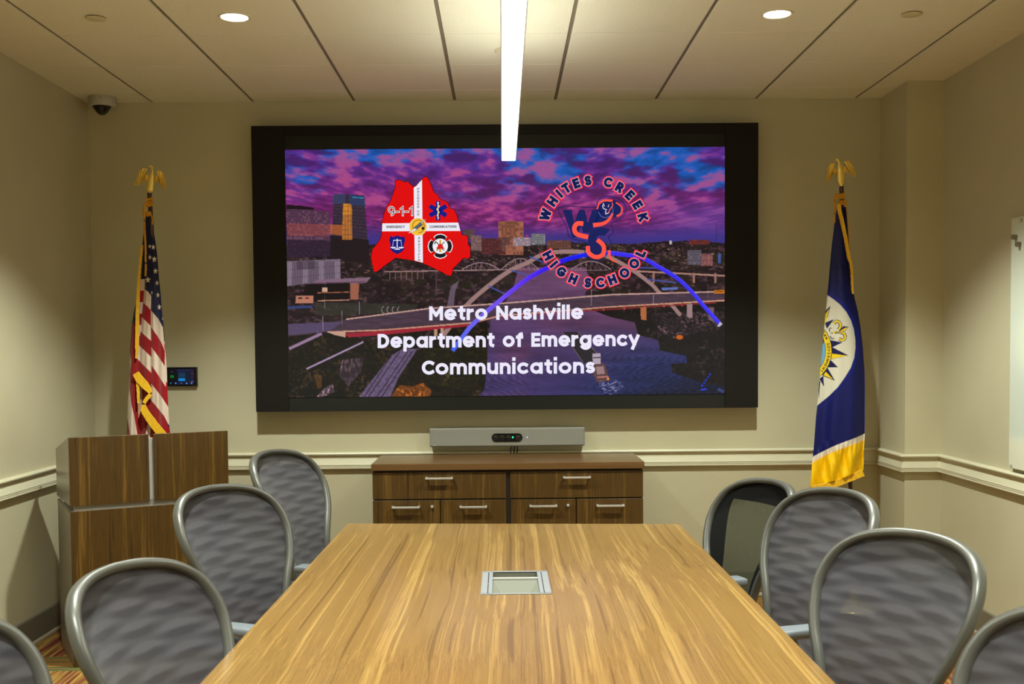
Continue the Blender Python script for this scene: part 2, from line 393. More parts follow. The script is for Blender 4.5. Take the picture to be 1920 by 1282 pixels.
def stroke_quads(pl, t, close_eps=.02):
    """a polyline to quads with mitred joints"""
    n = len(pl); closed = math.hypot(pl[0][0]-pl[-1][0], pl[0][1]-pl[-1][1]) < close_eps*t+1e-6 and n > 3
    L = []; R = []
    for i in range(n):
        a = pl[i-1] if i > 0 else (pl[-2] if closed else None); b = pl[i+1] if i < n-1 else (pl[1] if closed else None); p = pl[i]
        def nn(u, v):
            dx, dy = v[0]-u[0], v[1]-u[1]; l = math.hypot(dx, dy) or 1; return (-dy/l, dx/l)
        if a is None: m = nn(p, b)
        elif b is None: m = nn(a, p)
        else:
            n0, n1 = nn(a, p), nn(p, b); k = 1+n0[0]*n1[0]+n0[1]*n1[1]; k = max(k, .5); m = ((n0[0]+n1[0])/k, (n0[1]+n1[1])/k)
        L.append((p[0]+m[0]*t/2, p[1]+m[1]*t/2)); R.append((p[0]-m[0]*t/2, p[1]-m[1]*t/2))
    return [[L[i], L[i+1], R[i+1], R[i]] for i in range(n-1)]
def end_ext(pl, e):
    if len(pl) < 2 or math.hypot(pl[0][0]-pl[-1][0], pl[0][1]-pl[-1][1]) < 1e-6: return pl
    (x0, y0), (x1, y1) = pl[0], pl[1]; l = math.hypot(x1-x0, y1-y0) or 1; A = (x0-(x1-x0)/l*e, y0-(y1-y0)/l*e)
    (x2, y2), (x3, y3) = pl[-2], pl[-1]; l = math.hypot(x3-x2, y3-y2) or 1; B = (x3+(x3-x2)/l*e, y3+(y3-y2)/l*e)
    return [A]+pl[1:-1]+[B]

# ---------------------------------------------------------------- video wall
YS = 6.565; SX0, SX1, SZ0, SZ1 = -1.2815, 1.3375, 1.2565, 2.730
def scr(x, y):
    p = onY(x, y, YS); return (p.x, p.z)
# affine-ish inverse: plane (X,Z) of a reference pixel
def scr_u(P): return [scr(x, y) for x, y in P]
CV = Canvas(533, 272, 1361, 747, .5)
X, Y = CV.X, CV.Y
# sky
tt = np.clip((Y-275)/185.0, 0, 1); sy = 1.0/(1.15-tt)
wx = (X-950)*(1+.6*sy*0)/46.0; 
ppx = (X-947)/(475-Y+30).clip(30)*3.2; ppy = 900.0/(475-Y+30).clip(30)
n1 = fbm(ppx*2.0+20, ppy*2.2+5, 3, 5, .55); n2 = fbm(X/95.0, Y/55.0, 21, 4); n3 = fbm(X/34.0, Y/14.0, 40, 4)
topb = np.stack([20+0*X, 95+0*X, 190+0*X], -1); pur = np.array([96, 44, 150.]); pink = np.array([176, 76, 132.]); mag = np.array([140, 42, 128.]); low = np.array([52, 48, 130.])
def S(a, b, x): t_ = np.clip((x-a)/(b-a), 0, 1); return t_*t_*(3-2*t_)
blue = S(.44, .60, n2*.65+n3*.35+.05*(1-tt*3))*(1-S(.30, .62, tt))
base = pur*(1-S(.1, .7, tt))[..., None]+mag*S(.1, .7, tt)[..., None]
sky = base*.92*(1-blue[..., None]*.9)+topb*blue[..., None]*.9
cl = S(.50, .66, n1*.5+n3*.5)*(1-S(.75, 1.0, tt))
sky = sky*(1-cl[..., None]*.8)+pink*cl[..., None]*.8
dk = S(.55, .35, n3*.5+n1*.5); sky = sky*(1-.28*dk[..., None])
rt = S(1150, 1330, X)*S(360, 400, Y); sky = sky*(1-.45*rt[..., None])+np.array([80, 70, 165.])*.45*rt[..., None]
lo = S(.72, .98, tt)*.95; sky = sky*(1-lo[..., None])+low*lo[..., None]
CV.A = sky/255
# ground
gn = fbm(X/9.0, Y/5.0, 60, 5, .65)[..., None]; gn2 = fbm(X/40.0, Y/16.0, 70, 4)[..., None]
gr = (np.array([30, 20, 25.])+np.array([46, 32, 36.])*S(.5, .75, gn)+np.array([12, 12, 6.])*S(.45, .7, gn2))/255
hz = (457+2*np.sin(X/30.0)+3*(fbm(X/12.0, X*0+3, 80, 3)-.5)*2-(X-950)*.0075)[..., None]
CV.A = np.where(Y[..., None] > hz, gr, CV.A)
# distant lights
for k in range(900):
    x_ = random.uniform(540, 1357); y_ = 458+abs(random.gauss(0, 28)); c_ = random.choice([(150, 110, 90), (170, 130, 110), (110, 90, 110), (190, 150, 110), (80, 60, 70), (20, 16, 20)])
    wd_ = random.uniform(1, 6)*(.5+(y_-450)/60); CV.poly([(x_, y_), (x_+wd_, y_), (x_+wd_, y_+random.uniform(.8, 2.6)), (x_, y_+1)], c_, random.uniform(.3, .8))
# river
def river(X_, Y_):
    n = fbm(X_/60.0, Y_/9.0, 90, 4); q = np.clip((Y_-500)/240.0, 0, 1)[..., None]
    a = np.array([112, 72, 108.]); b = np.array([62, 50, 104.]); r = np.array([120, 62, 84.])
    c = a*(1-q)+b*q; s = S(.5, .8, fbm(X_/120.0, Y_/60.0, 95, 3))[..., None]; c = c*(1-.35*s)+r*.35*s
    d = S(1020, 1250, X_+(Y_-640)*.5)[..., None]*S(600, 700, Y_)[..., None]; c = c*(1-d)+np.array([34, 44, 100.])*d
    d2 = S(1120, 1330, X_+(Y_-640)*.2)[..., None]*S(670, 735, Y_)[..., None]; c = c*(1-.5*d2)
    rip = (np.sin((Y_*1.1+X_*.35+n*26))*S(1040, 1150, X_)+np.sin(Y_*.9-X_*.42+n*22)*S(1040, 960, X_)*S(640, 700, Y_))[..., None]
    return (c*(.9+.22*(n[..., None]-.5)*2)+rip*9*S(610, 690, Y_)[..., None])/255
RIV = [z2(120, 1080), z2(600, 1080), z2(640, 1160), z2(600, 1280), z4(770, 190), z4(780, 360), z4(960, 400), z4(985, 490), z4(1130, 530), z4(1140, 600), z4(1250, 625), z4(1330, 640), z4(1335, 690), z4(1230, 700), z4(1240, 760), z4(1430, 830), (1359, 725), (1359, 746), z3(1670, 945), z3(1720, 860), z3(1735, 700), z3(1730, 560), z3(1760, 440), z3(1760, 390), z4(0, 300), z4(80, 170), z4(110, 60)]
CV.poly(RIV, (0, 0, 0), 1, river)
for k in range(70):   # far bank and park trees
    x_ = random.uniform(540, 1359); y_ = random.uniform(515, 560)
    if 945 < x_ < 1100: continue
    CV.disc(x_, y_, random.uniform(3, 9), (random.randint(16, 34), random.randint(22, 32), random.randint(14, 24)), .8, random.uniform(2, 6))
for k in range(60):
    x_ = random.uniform(545, 1100); CV.line([(x_, random.uniform(505, 590)), (x_+random.uniform(15, 60), random.uniform(505, 590)*0+random.uniform(510, 588))], .8, (110, 84, 100), .35)
def trees(P, c0, c1, sx=5, sy=4, seed=100):
    def fn(X_, Y_):
        n = fbm(X_/sx, Y_/sy, seed, 4, .6)[..., None]; k = S(.42, .72, n); m = S(.5, .7, fbm(X_/30.0, Y_/20.0, seed+9, 3)[..., None])
        return (np.array(c0)*(1-k)+np.array(c1)*k*(.6+.6*m))/255
    CV.poly(P, (0, 0, 0), 1, fn)
# near buildings left
def facade(P, c0, c1, nx, ny, cw, a=.8):
    CV.poly(P, c0)
    P = [np.array(p, float) for p in P]
    for i in range(nx):
        for j in range(ny):
            u0, u1, v0, v1 = (i+.15)/nx, (i+.85)/nx, (j+.3)/ny, (j+.85)/ny
            def q(u, v): return tuple((P[0]*(1-u)+P[1]*u)*(1-v)+(P[3]*(1-u)+P[2]*u)*v)
            CV.poly([q(u0, v0), q(u1, v0), q(u1, v1), q(u0, v1)], cw if random.random() > .3 else c1, a)
facade([z1(292, 655), z1(610, 680), z1(612, 1000), z1(300, 1010)], (84, 52, 76), (120, 84, 92), 24, 16, (56, 36, 62), .7)
CV.poly([z1(292, 630), z1(380, 632), z1(495, 650), z1(495, 665), z1(292, 660)], (26, 14, 22))
CV.poly([z1(300, 760), z1(610, 770), z1(612, 855), z1(302, 850)], (220, 90, 60), .28)
CV.poly([z1(300, 880), z1(612, 885), z1(612, 1015), z1(300, 1015)], (24, 18, 34), .6)
facade([z1(640, 552), z1(855, 560), z1(892, 1060), z1(612, 1010)], (44, 34, 52), (90, 66, 66), 22, 20, (66, 54, 66), .6)
CV.poly([z1(610, 850), z1(890, 880), z1(892, 1060), z1(612, 1010)], (22, 14, 18), .75)
CV.poly([z1(705, 620), z1(765, 620), z1(770, 880), z1(695, 880)], (214, 130, 50), .75)
CV.poly([z1(705, 620), z1(765, 620), z1(770, 700), z1(700, 700)], (232, 150, 40), .5)
for k in range(7): CV.line([z1(695, 640+k*34), z1(772, 642+k*34)], .7, (70, 40, 30), .8)
for k in range(4): CV.line([z1(700+k*20, 620), z1(696+k*22, 880)], .7, (90, 50, 30), .7)
CV.poly([z1(612, 770), z1(700, 775), z1(700, 850), z1(612, 840)], (216, 110, 40), .6)
CV.poly([z1(634, 552), z1(720, 548), z1(722, 620), z1(624, 625)], (54, 66, 104), .7); CV.poly([z1(745, 555), z1(856, 562), z1(866, 640), z1(750, 630)], (40, 60, 104), .7)
CV.line([z1(770, 575), z1(850, 580)], 1.6, (40, 150, 190), .9)
# striped hall
CV.poly([z1(300, 1035), z1(685, 1018), z1(685, 1160), z1(300, 1215)], (112, 96, 112))
for k in range(60):
    xx = 302+k*6.4; CV.line([z1(xx, 1038), z1(xx, 1212-(xx-300)*.14)], .7, (60, 46, 60) if (k//6) % 3 else (150, 134, 150), .75)
for k in (1, 2): CV.line([z1(300, 1035+k*62), z1(685, 1018+k*50)], .6, (70, 54, 66))
CV.poly([z1(370, 1035), z1(500, 1030), z1(500, 1090), z1(370, 1095)], (50, 38, 52), .45)
CV.poly([z1(430, 1225), z1(520, 1168), z1(905, 1150), z1(870, 1190), z1(440, 1215)], (124, 96, 116)); CV.poly([z3(415, 200), z3(440, 120), z3(750, 110), z3(750, 240), z3(500, 255)], (22, 16, 20))
CV.line([z3(430, 122), z3(870, 108)], 2, (90, 64, 80)); CV.poly([z3(755, 120), z3(820, 120), z3(812, 235), z3(755, 235)], (150, 92, 72))
CV.line([z3(520, 188), z3(745, 182)], 1.3, (190, 110, 80)); CV.line([z3(520, 245), z3(750, 238)], 2.2, (170, 120, 100)); CV.poly([z3(365, 208), z3(490, 208), z3(490, 262), z3(360, 262)], (176, 118, 96))
CV.line([z3(380, 225), z3(410, 225)], 3, (40, 20, 26)); CV.line([z3(430, 225), z3(458, 225)], 3, (130, 24, 34))
CV.poly([z3(553, 148), z3(590, 148), z3(590, 180), z3(553, 180)], (200, 160, 140)); CV.poly([z3(305, 285), z3(480, 278), z3(480, 296), z3(305, 304)], (50, 70, 130), .8)
CV.poly([z3(500, 255), z3(1250, 270), z3(1200, 330), z3(500, 350)], (50, 52, 44), .7)
for k in range(4): CV.line(arcpts(*z3(1000+k*38, 310), 5, 6, 90, 260, 8), .9, (170, 150, 170))
# skyline right of the badge
for (a, b, c, d, col) in [(1822, 750, 2000, 990, (150, 92, 72)), (1700, 870, 1875, 985, (84, 40, 44)), (1570, 805, 1650, 880, (90, 66, 70)), (1625, 850, 1700, 960, (120, 90, 90))]:
    facade([z1(a, b), z1(c, b), z1(c, d), z1(a, d)], col, tuple(int(v*1.2) for v in col), 7, 7, tuple(int(v*.6) for v in col), .6)
for (a, b, c, d, col) in [(0, 745, 115, 870, (130, 78, 60)), (88, 865, 212, 925, (150, 130, 140)), (218, 838, 316, 918, (116, 116, 122)), (330, 885, 500, 945, (100, 64, 56)), (0, 860, 60, 960, (96, 62, 60)), (30, 920, 84, 975, (150, 92, 74)), (1350, 880, 1500, 915, (100, 42, 40)), (1210, 885, 1228, 912, (190, 180, 180)), (1340, 955, 1440, 1060, (92, 84, 96)), (1440, 985, 1520, 1070, (134, 84, 84)), (1560, 980, 1580, 1050, (60, 90, 150))]:
    facade([z2(a, b), z2(c, b), z2(c, d), z2(a, d)], col, tuple(int(min(255, v*1.3)) for v in col), 8, 5, tuple(int(v*.6) for v in col), .6)
CV.line([z2(175, 852), z2(195, 852)], 2.4, (220, 50, 50)); CV.line([z2(1547, 755), z2(1547, 890)], 1, (50, 30, 80)); CV.line([z1(1374, 505), z1(1374, 555)], .8, (40, 20, 50)); CV.line([z1(1374, 1080), z1(1374, 1280)], 2.2, (74, 58, 66))
# truss bridge across
CV.line([z1(1000, 1110), z1(1930, 1095)], 2.2, (150, 118, 116)); CV.line([z2(0, 1095), z2(770, 1100)], 1.6, (130, 100, 104)); CV.line([z2(950, 1105), z2(1610, 1140)], 3.2, (166, 124, 112))
for x_ in range(1040, 1300, 40): CV.line([z1(x_, 1108), z1(x_, 1165)], 1.6, (120, 84, 80))
for x_ in (1095, 1385, 1540): CV.line([z2(x_, 1120), z2(x_, 1190)], 4, (150, 108, 96))
for (x0, x1, f_, zz) in [(1560, 1830, 50, z1), (0, 270, 80, z2), (500, 790, 60, z2)]:
    yb = 1100; pts = [(x0+(x1-x0)*k/8, yb-f_*math.sin(PI*k/8)-6) for k in range(9)]
    CV.line([zz(*p) for p in pts], 1.4, (158, 130, 140))
    for k, p in enumerate(pts): CV.line([zz(*p), zz(p[0], yb)], .8, (140, 110, 120)); 
    for a_, b_ in zip(pts, pts[1:]): CV.line([zz(*a_), zz(b_[0], yb)], .6, (130, 104, 116))
# banks and foreground woods
trees([z4(600, 290), z4(900, 300), z4(1605, 250), z4(1605, 700), z4(1605, 860), z4(1430, 830), z4(1230, 760), z4(1220, 700), z4(1335, 690), z4(1330, 640), z4(1250, 625), z4(1140, 600), z4(1130, 530), z4(985, 490), z4(960, 400), z4(780, 360)], (16, 13, 16), (48, 36, 36), seed=130)
trees([z4(1050, 330), z4(1605, 320), z4(1600, 420), z4(1250, 520), z4(1150, 470)], (24, 19, 24), (100, 72, 80), 3, 2.4, 140)
trees([z3(312, 500), z3(560, 470), z3(740, 500), z3(900, 530), z3(1100, 470), z3(1500, 440), z3(1745, 400), z3(1740, 700), z3(1720, 880), z3(1670, 945), z3(316, 945)], (16, 14, 12), (56, 42, 28), seed=150)
trees([z3(1280, 600), z3(1500, 560), z3(1740, 590), z3(1725, 800), z3(1600, 900), z3(1300, 830)], (20, 20, 14), (66, 54, 28), seed=155)
trees([z3(1050, 930), z3(1110, 850), z3(1200, 860), z3(1280, 835), z3(1340, 890), z3(1330, 938), z3(1050, 940)], (90, 46, 14), (196, 110, 40), 3, 3, 160)
trees([z3(490, 770), z3(550, 780), z3(550, 870), z3(520, 880)], (70, 46, 20), (150, 96, 40), 3, 3, 165)
trees([z3(700, 670), z3(850, 650), z3(830, 760), z3(740, 860), z3(670, 780)], (44, 32, 40), (140, 110, 124), 4, 9, 170)
trees([z3(560, 880), z3(630, 840), z3(640, 900), z3(560, 938), z3(510, 938)], (60, 46, 54), (150, 120, 130), 3, 5, 175)
CV.line([z3(315, 590), z3(550, 480)], 5.5, (146, 116, 148)); CV.line([z3(440, 735), z3(620, 650), z3(850, 540)], 3.2, (160, 136, 170))
CV.poly([z3(810, 945), z3(1050, 640), z3(1130, 590), z3(1240, 590), z3(1100, 800), z3(1040, 945)], (104, 84, 118), 1, lambda X_, Y_: np.array([100, 82, 116.])/255*(.85+.5*(fbm(X_/2.5, Y_/2.5, 180, 2)[..., None]-.3)))
for a_ in ((850, 1070), (880, 1110), (940, 1170), (975, 1200)): CV.line([z3(a_[0], 945), z3(a_[1], 610)], 1.5, (30, 20, 26))
CV.line([z3(1240, 600), z3(1330, 460)], 6, (70, 52, 60), .7)
CV.poly([z3(1450, 290), z3(1480, 140), z3(1540, 95), z3(1510, 180), z3(1500, 290)], (110, 92, 110), .8)
# pale arch of the bridge
def band(pts, w0, w1, c, fn=None):
    n = len(pts)
    for i in range(n-1): CV.line([pts[i], pts[i+1]], w0+(w1-w0)*i/n, c)
pale = [z3(1280, 500), z3(1400, 470)] ; AR1 = [z3(1420, 500), z3(1590, 280), z3(1760, 130), z3(1918, 20), z2(180, 1050), z2(300, 985), z2(450, 965), z2(600, 970), z2(740, 990), z2(930, 1090), z2(1080, 1200), z4(1130, 180), z4(1230, 280), z4(1290, 350)]
band([tuple(p) for p in catmull([Vector((*p, 0)) for p in AR1], 6)] and [(p.x, p.y) for p in catmull([Vector((*p, 0)) for p in AR1], 6)], 8.5, 7, (150, 118, 116))
# road deck
DECKT = [z3(725, 378), z3(1320, 300), z3(1918, 258), z4(800, 200), z4(1605, 178)]; DECKB = [z4(1605, 240), z4(800, 285), z4(0, 345), z3(1640, 400), z3(1000, 452), z3(590, 470), z3(310, 500), z3(308, 412), z3(650, 395)]
CV.poly(DECKT+DECKB, (0, 0, 0), 1, lambda X_, Y_: np.array([72, 54, 70.])/255*(.8+.5*(fbm(X_/22.0, Y_/1.6, 190, 3)[..., None]-.2)))
CV.poly([z3(308, 412), z3(650, 395), z3(700, 400), z3(600, 465), z3(310, 490)], (86, 72, 110), .7)
CV.line(DECKT, 2.6, (190, 150, 140)); CV.line([z4(1605, 242), z4(800, 288), z4(0, 350), z3(1640, 402), z3(1000, 455), z3(590, 470)], 2.8, (196, 140, 116))
CV.poly([z3(720, 480), z3(1640, 410), z3(1640, 425), z3(1000, 490), z3(740, 508)], (150, 30, 50)); CV.line([z4(0, 365), z4(700, 312), z4(1550, 258)], 2, (140, 40, 44)); CV.poly([z3(590, 470), z3(720, 465), z3(720, 508), z3(640, 490)], (190, 150, 130))
for x_ in (735, 885, 1030, 1170, 1300): CV.line([z4(x_, 318-(x_-735)*.06), z4(x_, 290-(x_-735)*.06)], 2.4, (180, 70, 66))
for x_, y0_, y1_ in ((1370, 450, 500), (1415, 440, 480)): CV.line([z3(x_, y0_), z3(x_, y1_)], 6, (180, 140, 120))
CV.poly([z4(1000, 290), z4(1045, 290), z4(1045, 385), z4(1005, 380)], (170, 100, 60)); CV.poly([z4(1335, 265), z4(1375, 265), z4(1375, 370), z4(1335, 360)], (150, 122, 124)); CV.poly([z4(1490, 290), z4(1530, 290), z4(1530, 400), z4(1490, 380)], (110, 84, 90))
CV.poly([z4(1530, 168), z4(1605, 166), z4(1605, 192), z4(1530, 192)], (190, 110, 20)); CV.line([z4(1535, 178), z4(1600, 176)], 1.2, (90, 50, 20))
for x_, a_, b_, zz in ((695, 318, 460, z3), (820, 250, 345, z3), (558, 355, 460, z3), (518, 425, 485, z3), (1395, 260, 300, z3), (648, 160, 280, z4), (1095, 200, 270, z4), (1485, 125, 225, z4), (572, 120, 300, z3)): CV.line([zz(x_, a_), zz(x_, b_)], .8, (150, 130, 150))
# blue lit arch with cross ties
BL = [z3(1490, 605), z3(1560, 510), z3(1640, 410), z3(1800, 270), (959.7, 545), (0, 0), (992, 520.5), (1026, 502.5), z2(460, 1025), z2(600, 990), z2(760, 975), z2(900, 990), z2(1010, 1008), z4(1130, 0), z4(1265, 82), z4(1370, 180), z4(1466, 292), z4(1568, 405)]
BL = [b for i, b in enumerate(BL) if i not in (5,)]
bl = [(p.x, p.y) for p in catmull([Vector((*p, 0)) for p in BL], 6)]
for a_, b_ in ((z3(1750, 140), z3(1870, 195)), (z2(70, 1100), z2(210, 1140)), (z2(200, 1000), z2(330, 1055)), (z2(960, 1080), z2(1150, 1085)), (z4(1050, 90), z4(1260, 115))): CV.line([a_, b_], 3, (70, 80, 160), .85)
CV.line([z4(1155, 160), z4(1270, 155)], 4.5, (90, 110, 180))
for i in range(len(bl)-1):
    q = i/len(bl); c = (60+50*math.sin(q*9), 60+40*math.sin(q*9+1), 235) if q < .5 else (56, 44, 236)
    CV.line([bl[i], bl[i+1]], 8.6-1.5*abs(q-.3), c)
    CV.line([(bl[i][0], bl[i][1]-3.4), (bl[i+1][0], bl[i+1][1]-3.4)], 1, (130, 130, 240), .5)
CV.poly([z4(1550, 430), z4(1575, 395), z4(1592, 410), z4(1570, 432)], (190, 180, 200))
# barge
CV.poly([z4(440, 470), z4(550, 468), z4(690, 620), z4(640, 700), z4(590, 690)], (38, 34, 40)); CV.line([z4(440, 470), z4(590, 690)], 1.2, (110, 90, 90)); CV.line([z4(550, 468), z4(690, 625)], 1.2, (120, 100, 100))
CV.poly([z4(655, 640), z4(715, 635), z4(720, 690), z4(745, 700), z4(780, 820), z4(690, 832), z4(655, 760)], (90, 60, 62)); CV.poly([z4(655, 625), z4(715, 622), z4(715, 700), z4(660, 700)], (176, 160, 176)); CV.line([z4(662, 655), z4(712, 652)], 2, (40, 30, 40))
CV.poly([z4(680, 720), z4(735, 715), z4(745, 770), z4(690, 775)], (150, 120, 122)); CV.line([z4(690, 795), z4(770, 790)], 2.4, (190, 120, 110)); CV.disc(*z4(768, 806), 2.2, (240, 150, 50))
for k in range(60):
    a_ = random.uniform(700, 860); b_ = 840+random.gauss(30, 22); CV.line([z4(a_, b_), z4(a_+random.uniform(8, 26), b_+random.uniform(-6, 6))], 1.1, (170, 166, 210), .6)
for k in range(5): CV.line([z4(1440+k*14+(k % 2)*8, 860-k*20), z4(1450+k*14-(k % 2)*6, 848-k*20)], 3, (30, 60, 220), .9)
CV.line([z4(1435, 885), z4(1478, 880)], 3, (40, 60, 210)); CV.line([z4(1560, 880), z4(1600, 900)], 5, (60, 76, 140), .8); CV.disc(*z4(1283, 507), 6.5, (214, 100, 20), .9, 4.2)
CV.A = CV.A*(1+.10*(RNG.rand(*CV.A.shape[:2], 1)-.5))
# ---------------------------------------------------------------- screen mesh: picture grid plus crisp lettering and emblems
def proj(P):
    d = Vector(P)-CAM; z = d.dot(FWD); return 960+FPX*d.dot(RIGHT)/z, CYP+FPX*d.dot(DOWN)/z
class Flat:
    """coloured flat polygons in the screen plane, one mesh with a colour attribute"""
    def __init__(s): s.v = []; s.f = []; s.c = []; s.lay = 0
    def poly(s, P, c):
        b = len(s.v)
        for x, y in P:
            p = onY(x, y, YS); s.v.append((p.x, YS-.00025*s.lay-.0002, p.z)); s.c.append(rgb(*c))
        s.f.append(tuple(range(b, b+len(P))))
    def stroke(s, pl, t, c):
        for q in stroke_quads(pl, t): s.poly(q, c)
    def disc(s, cx, cy, r, c, ry=None, n=28): s.poly([(cx+r*math.cos(2*PI*k/n), cy+(ry or r)*math.sin(2*PI*k/n)) for k in range(n)], c)
    def ring(s, cx, cy, r, t, c, a0=0, a1=360): s.stroke(arcpts(cx, cy, r, r, a0, a1, 36), t, c)
    def text(s, body, x, y, H, t, gap, c, width=None, rot=0.0, grow=0.0, slope=0.0, center=False):
        P, w_ = text_strokes(body, H, t, gap); k = (width/w_) if width else 1.0
        ca, sa = math.cos(rot), math.sin(rot); ox = -w_*k/2 if center else 0
        for pl in P:
            pl = [(p[0]*k+ox, p[1]) for p in pl]
            pl = end_ext(pl, grow+t/2)
            q = []
            for a, b in pl:
                X_, Y_ = a, -b
                q.append((x+X_*ca-Y_*sa, y+X_*sa+Y_*ca+slope*a))
            s.stroke(q, t+2*grow, c)
FL = Flat()
L = lambda n: setattr(FL, 'lay', n)
# county shaped badge
CO = [(1080, 458), (1110, 450), (1140, 466), (1170, 463), (1187, 482), (1210, 502), (1232, 490), (1250, 468), (1270, 448), (1285, 430), (1310, 431), (1330, 470), (1345, 510), (1355, 540), (1380, 555), (1400, 590), (1437, 600), (1460, 622), (1472, 656), (1500, 664), (1520, 700), (1532, 752), (1546, 805), (1556, 845), (1596, 853), (1604, 890), (1600, 908), (1616, 930), (1619, 1000), (1602, 1018), (1572, 1010), (1555, 1025), (1530, 1052), (1495, 1087), (1491, 1112), (1478, 1141), (1450, 1133), (1405, 1108), (1380, 1096), (1345, 1080), (1278, 1047), (1200, 1028), (1080, 1010), (1020, 1052), (950, 1108), (926, 1110), (905, 1010), (916, 950), (946, 912), (976, 868), (984, 820), (985, 750), (1000, 690), (1020, 640), (1050, 590), (1066, 545), (1079, 510)]
COP = [z1(*p) for p in CO]
def wig(P, amp, seed):
    r = random.Random(seed); o = []
    for (a, b), (c, d) in zip(P, P[1:]+P[:1]):
        L_ = math.hypot(c-a, d-b); n = max(1, int(L_/2.6))
        for k in range(n): o.append((a+(c-a)*k/n+r.uniform(-amp, amp)*(k > 0), b+(d-b)*k/n+r.uniform(-amp, amp)*(k > 0)))
    return o
COW = wig(COP, .35, 4)
L(1); FL.poly([(x+1.2, y+1.0) for x, y in COW], (30, 14, 40)); FL.stroke(COW+[COW[0]], 2.0, (40, 6, 10))
L(2); FL.poly(COW, (222, 0, 8))
L(3); FL.poly([z1(*p) for p in [(1212, 506), (1232, 492), (1252, 468), (1271, 449), (1278, 1045), (1250, 1038), (1219, 1030)]], (236, 232, 244))
FL.poly([z1(*p) for p in [(986, 763), (1533, 757), (1548, 817), (983, 820)]], (236, 232, 244))
K = (16, 14, 30)
L(4); x_, y_ = z1(1016, 797); FL.text('EMERGENCY', x_, y_, 4.6, .95, .55, K, width=(1148-1016)/3.838, slope=-.01)
x_, y_ = z1(1326, 796); FL.text('COMMUNICATIONS', x_, y_, 4.6, .95, .55, K, width=(1520-1326)/3.838, slope=-.01)
x_, y_ = z1(1236, 508); FL.text('DAVIDSON CO', x_, y_, 4.0, .8, 1.1, K, width=(706-508)/3.838, rot=PI/2)
x_, y_ = z1(1243, 860); FL.text('NASHVILLE', x_, y_, 4.0, .8, 1.2, K, width=(1034-860)/3.838, rot=PI/2)
x_, y_ = z1(1029, 708)
FL.text('9-1-1', x_, y_, 17.2, 1.6, 1.6, (240, 236, 240), width=(1206-1029)/3.838, grow=1.1, slope=-.01); L(5); FL.text('9-1-1', x_, y_, 17.2, 1.6, 1.6, (24, 10, 20), width=(1206-1029)/3.838, slope=-.01)
# six-pointed medical star with rod and snake
cx, cy = z1(1387, 672); L(4)
for a in (90, 30, 150):
    ca, sa = math.cos(math.radians(a)), math.sin(math.radians(a)); FL.poly([(cx+ca*u*18-sa*v*4.2, cy+sa*u*18+ca*v*4.2) for u, v in ((-1, -1), (1, -1), (1, 1), (-1, 1))], (14, 20, 128))
L(5); FL.stroke([(cx, cy-15), (cx, cy+16)], 1.6, (236, 236, 240)); FL.disc(cx, cy-15, 1.6, (236, 236, 240))
L(6); FL.stroke([(cx+1.2*0+2.9*math.sin(k*.55)*(1-k/40), cy-11+k*.98) for k in range(27)], 1.7, (232, 206, 60))
# shield with scales
cx, cy = z1(1093, 915); L(4)
SH = [(-13, -16), (-8, -14), (0, -17), (8, -14), (13, -16), (15, -8), (12.5, 0), (13.5, 8), (8, 14), (0, 18), (-8, 14), (-13.5, 8), (-12.5, 0), (-15, -8)]
FL.poly([(cx+a, cy+b) for a, b in SH], (14, 20, 120)); L(5); Wt = (230, 230, 244)
FL.stroke([(cx, cy-11), (cx, cy+8)], 1.7, Wt); FL.stroke([(cx-7.5, cy-8), (cx+7.5, cy-8)], 1.4, Wt)
for s_ in (-1, 1):
    FL.stroke([(cx+s_*7, cy-8), (cx+s_*8.5, cy+4)], .6, Wt); FL.poly([(cx+s_*7.5+5*math.cos(a*PI/8), cy+4.5+3*math.sin(a*PI/8)) for a in range(9)], Wt)
FL.poly([(cx-5.5, cy+9.5), (cx+5.5, cy+9.5), (cx+4, cy+7.5), (cx-4, cy+7.5)], Wt)
# fire badge
cx, cy = z1(1403, 927); L(4)
def cross4(r, col, k=1.0):
    for q in range(4):
        a = math.radians(45+90*q); P = []
        for d, rr in ((-.62, .96), (-.34, 1.03), (0, 1.06), (.34, 1.03), (.62, .96), (.36, .35), (-.36, .35)): P.append((cx+r*rr*math.cos(a+d*k+PI/4), cy+r*rr*math.sin(a+d*k+PI/4)))
        FL.poly(P, col)
cross4(22.4, (236, 232, 240), 1.03); L(5); cross4(20.8, (18, 14, 20), .98); L(6); FL.disc(cx, cy, 15.8, (18, 14, 20)); L(7); FL.disc(cx, cy, 14.4, (236, 238, 244))
L(8)
for a in (-.7, .7): FL.stroke([(cx-12*math.sin(a), cy-11*math.cos(a)), (cx+11*math.sin(a), cy+11*math.cos(a))], 1.6, (40, 40, 46))
FL.stroke([(cx-8, cy-9), (cx-11, cy-4)], 2.0, (40, 40, 46)); FL.poly([(cx-1.6, cy-12), (cx+1.6, cy-12), (cx+2.4, cy+11), (cx-2.4, cy+11)], (220, 160, 50))
L(9); FL.poly([(cx-8, cy+4), (cx-5, cy+1), (cx-4, cy-3), (cx, cy-5), (cx+4.5, cy-2), (cx+5.5, cy+2), (cx+9, cy+5), (cx+3, cy+4.5), (cx-3, cy+6)], (214, 30, 24))
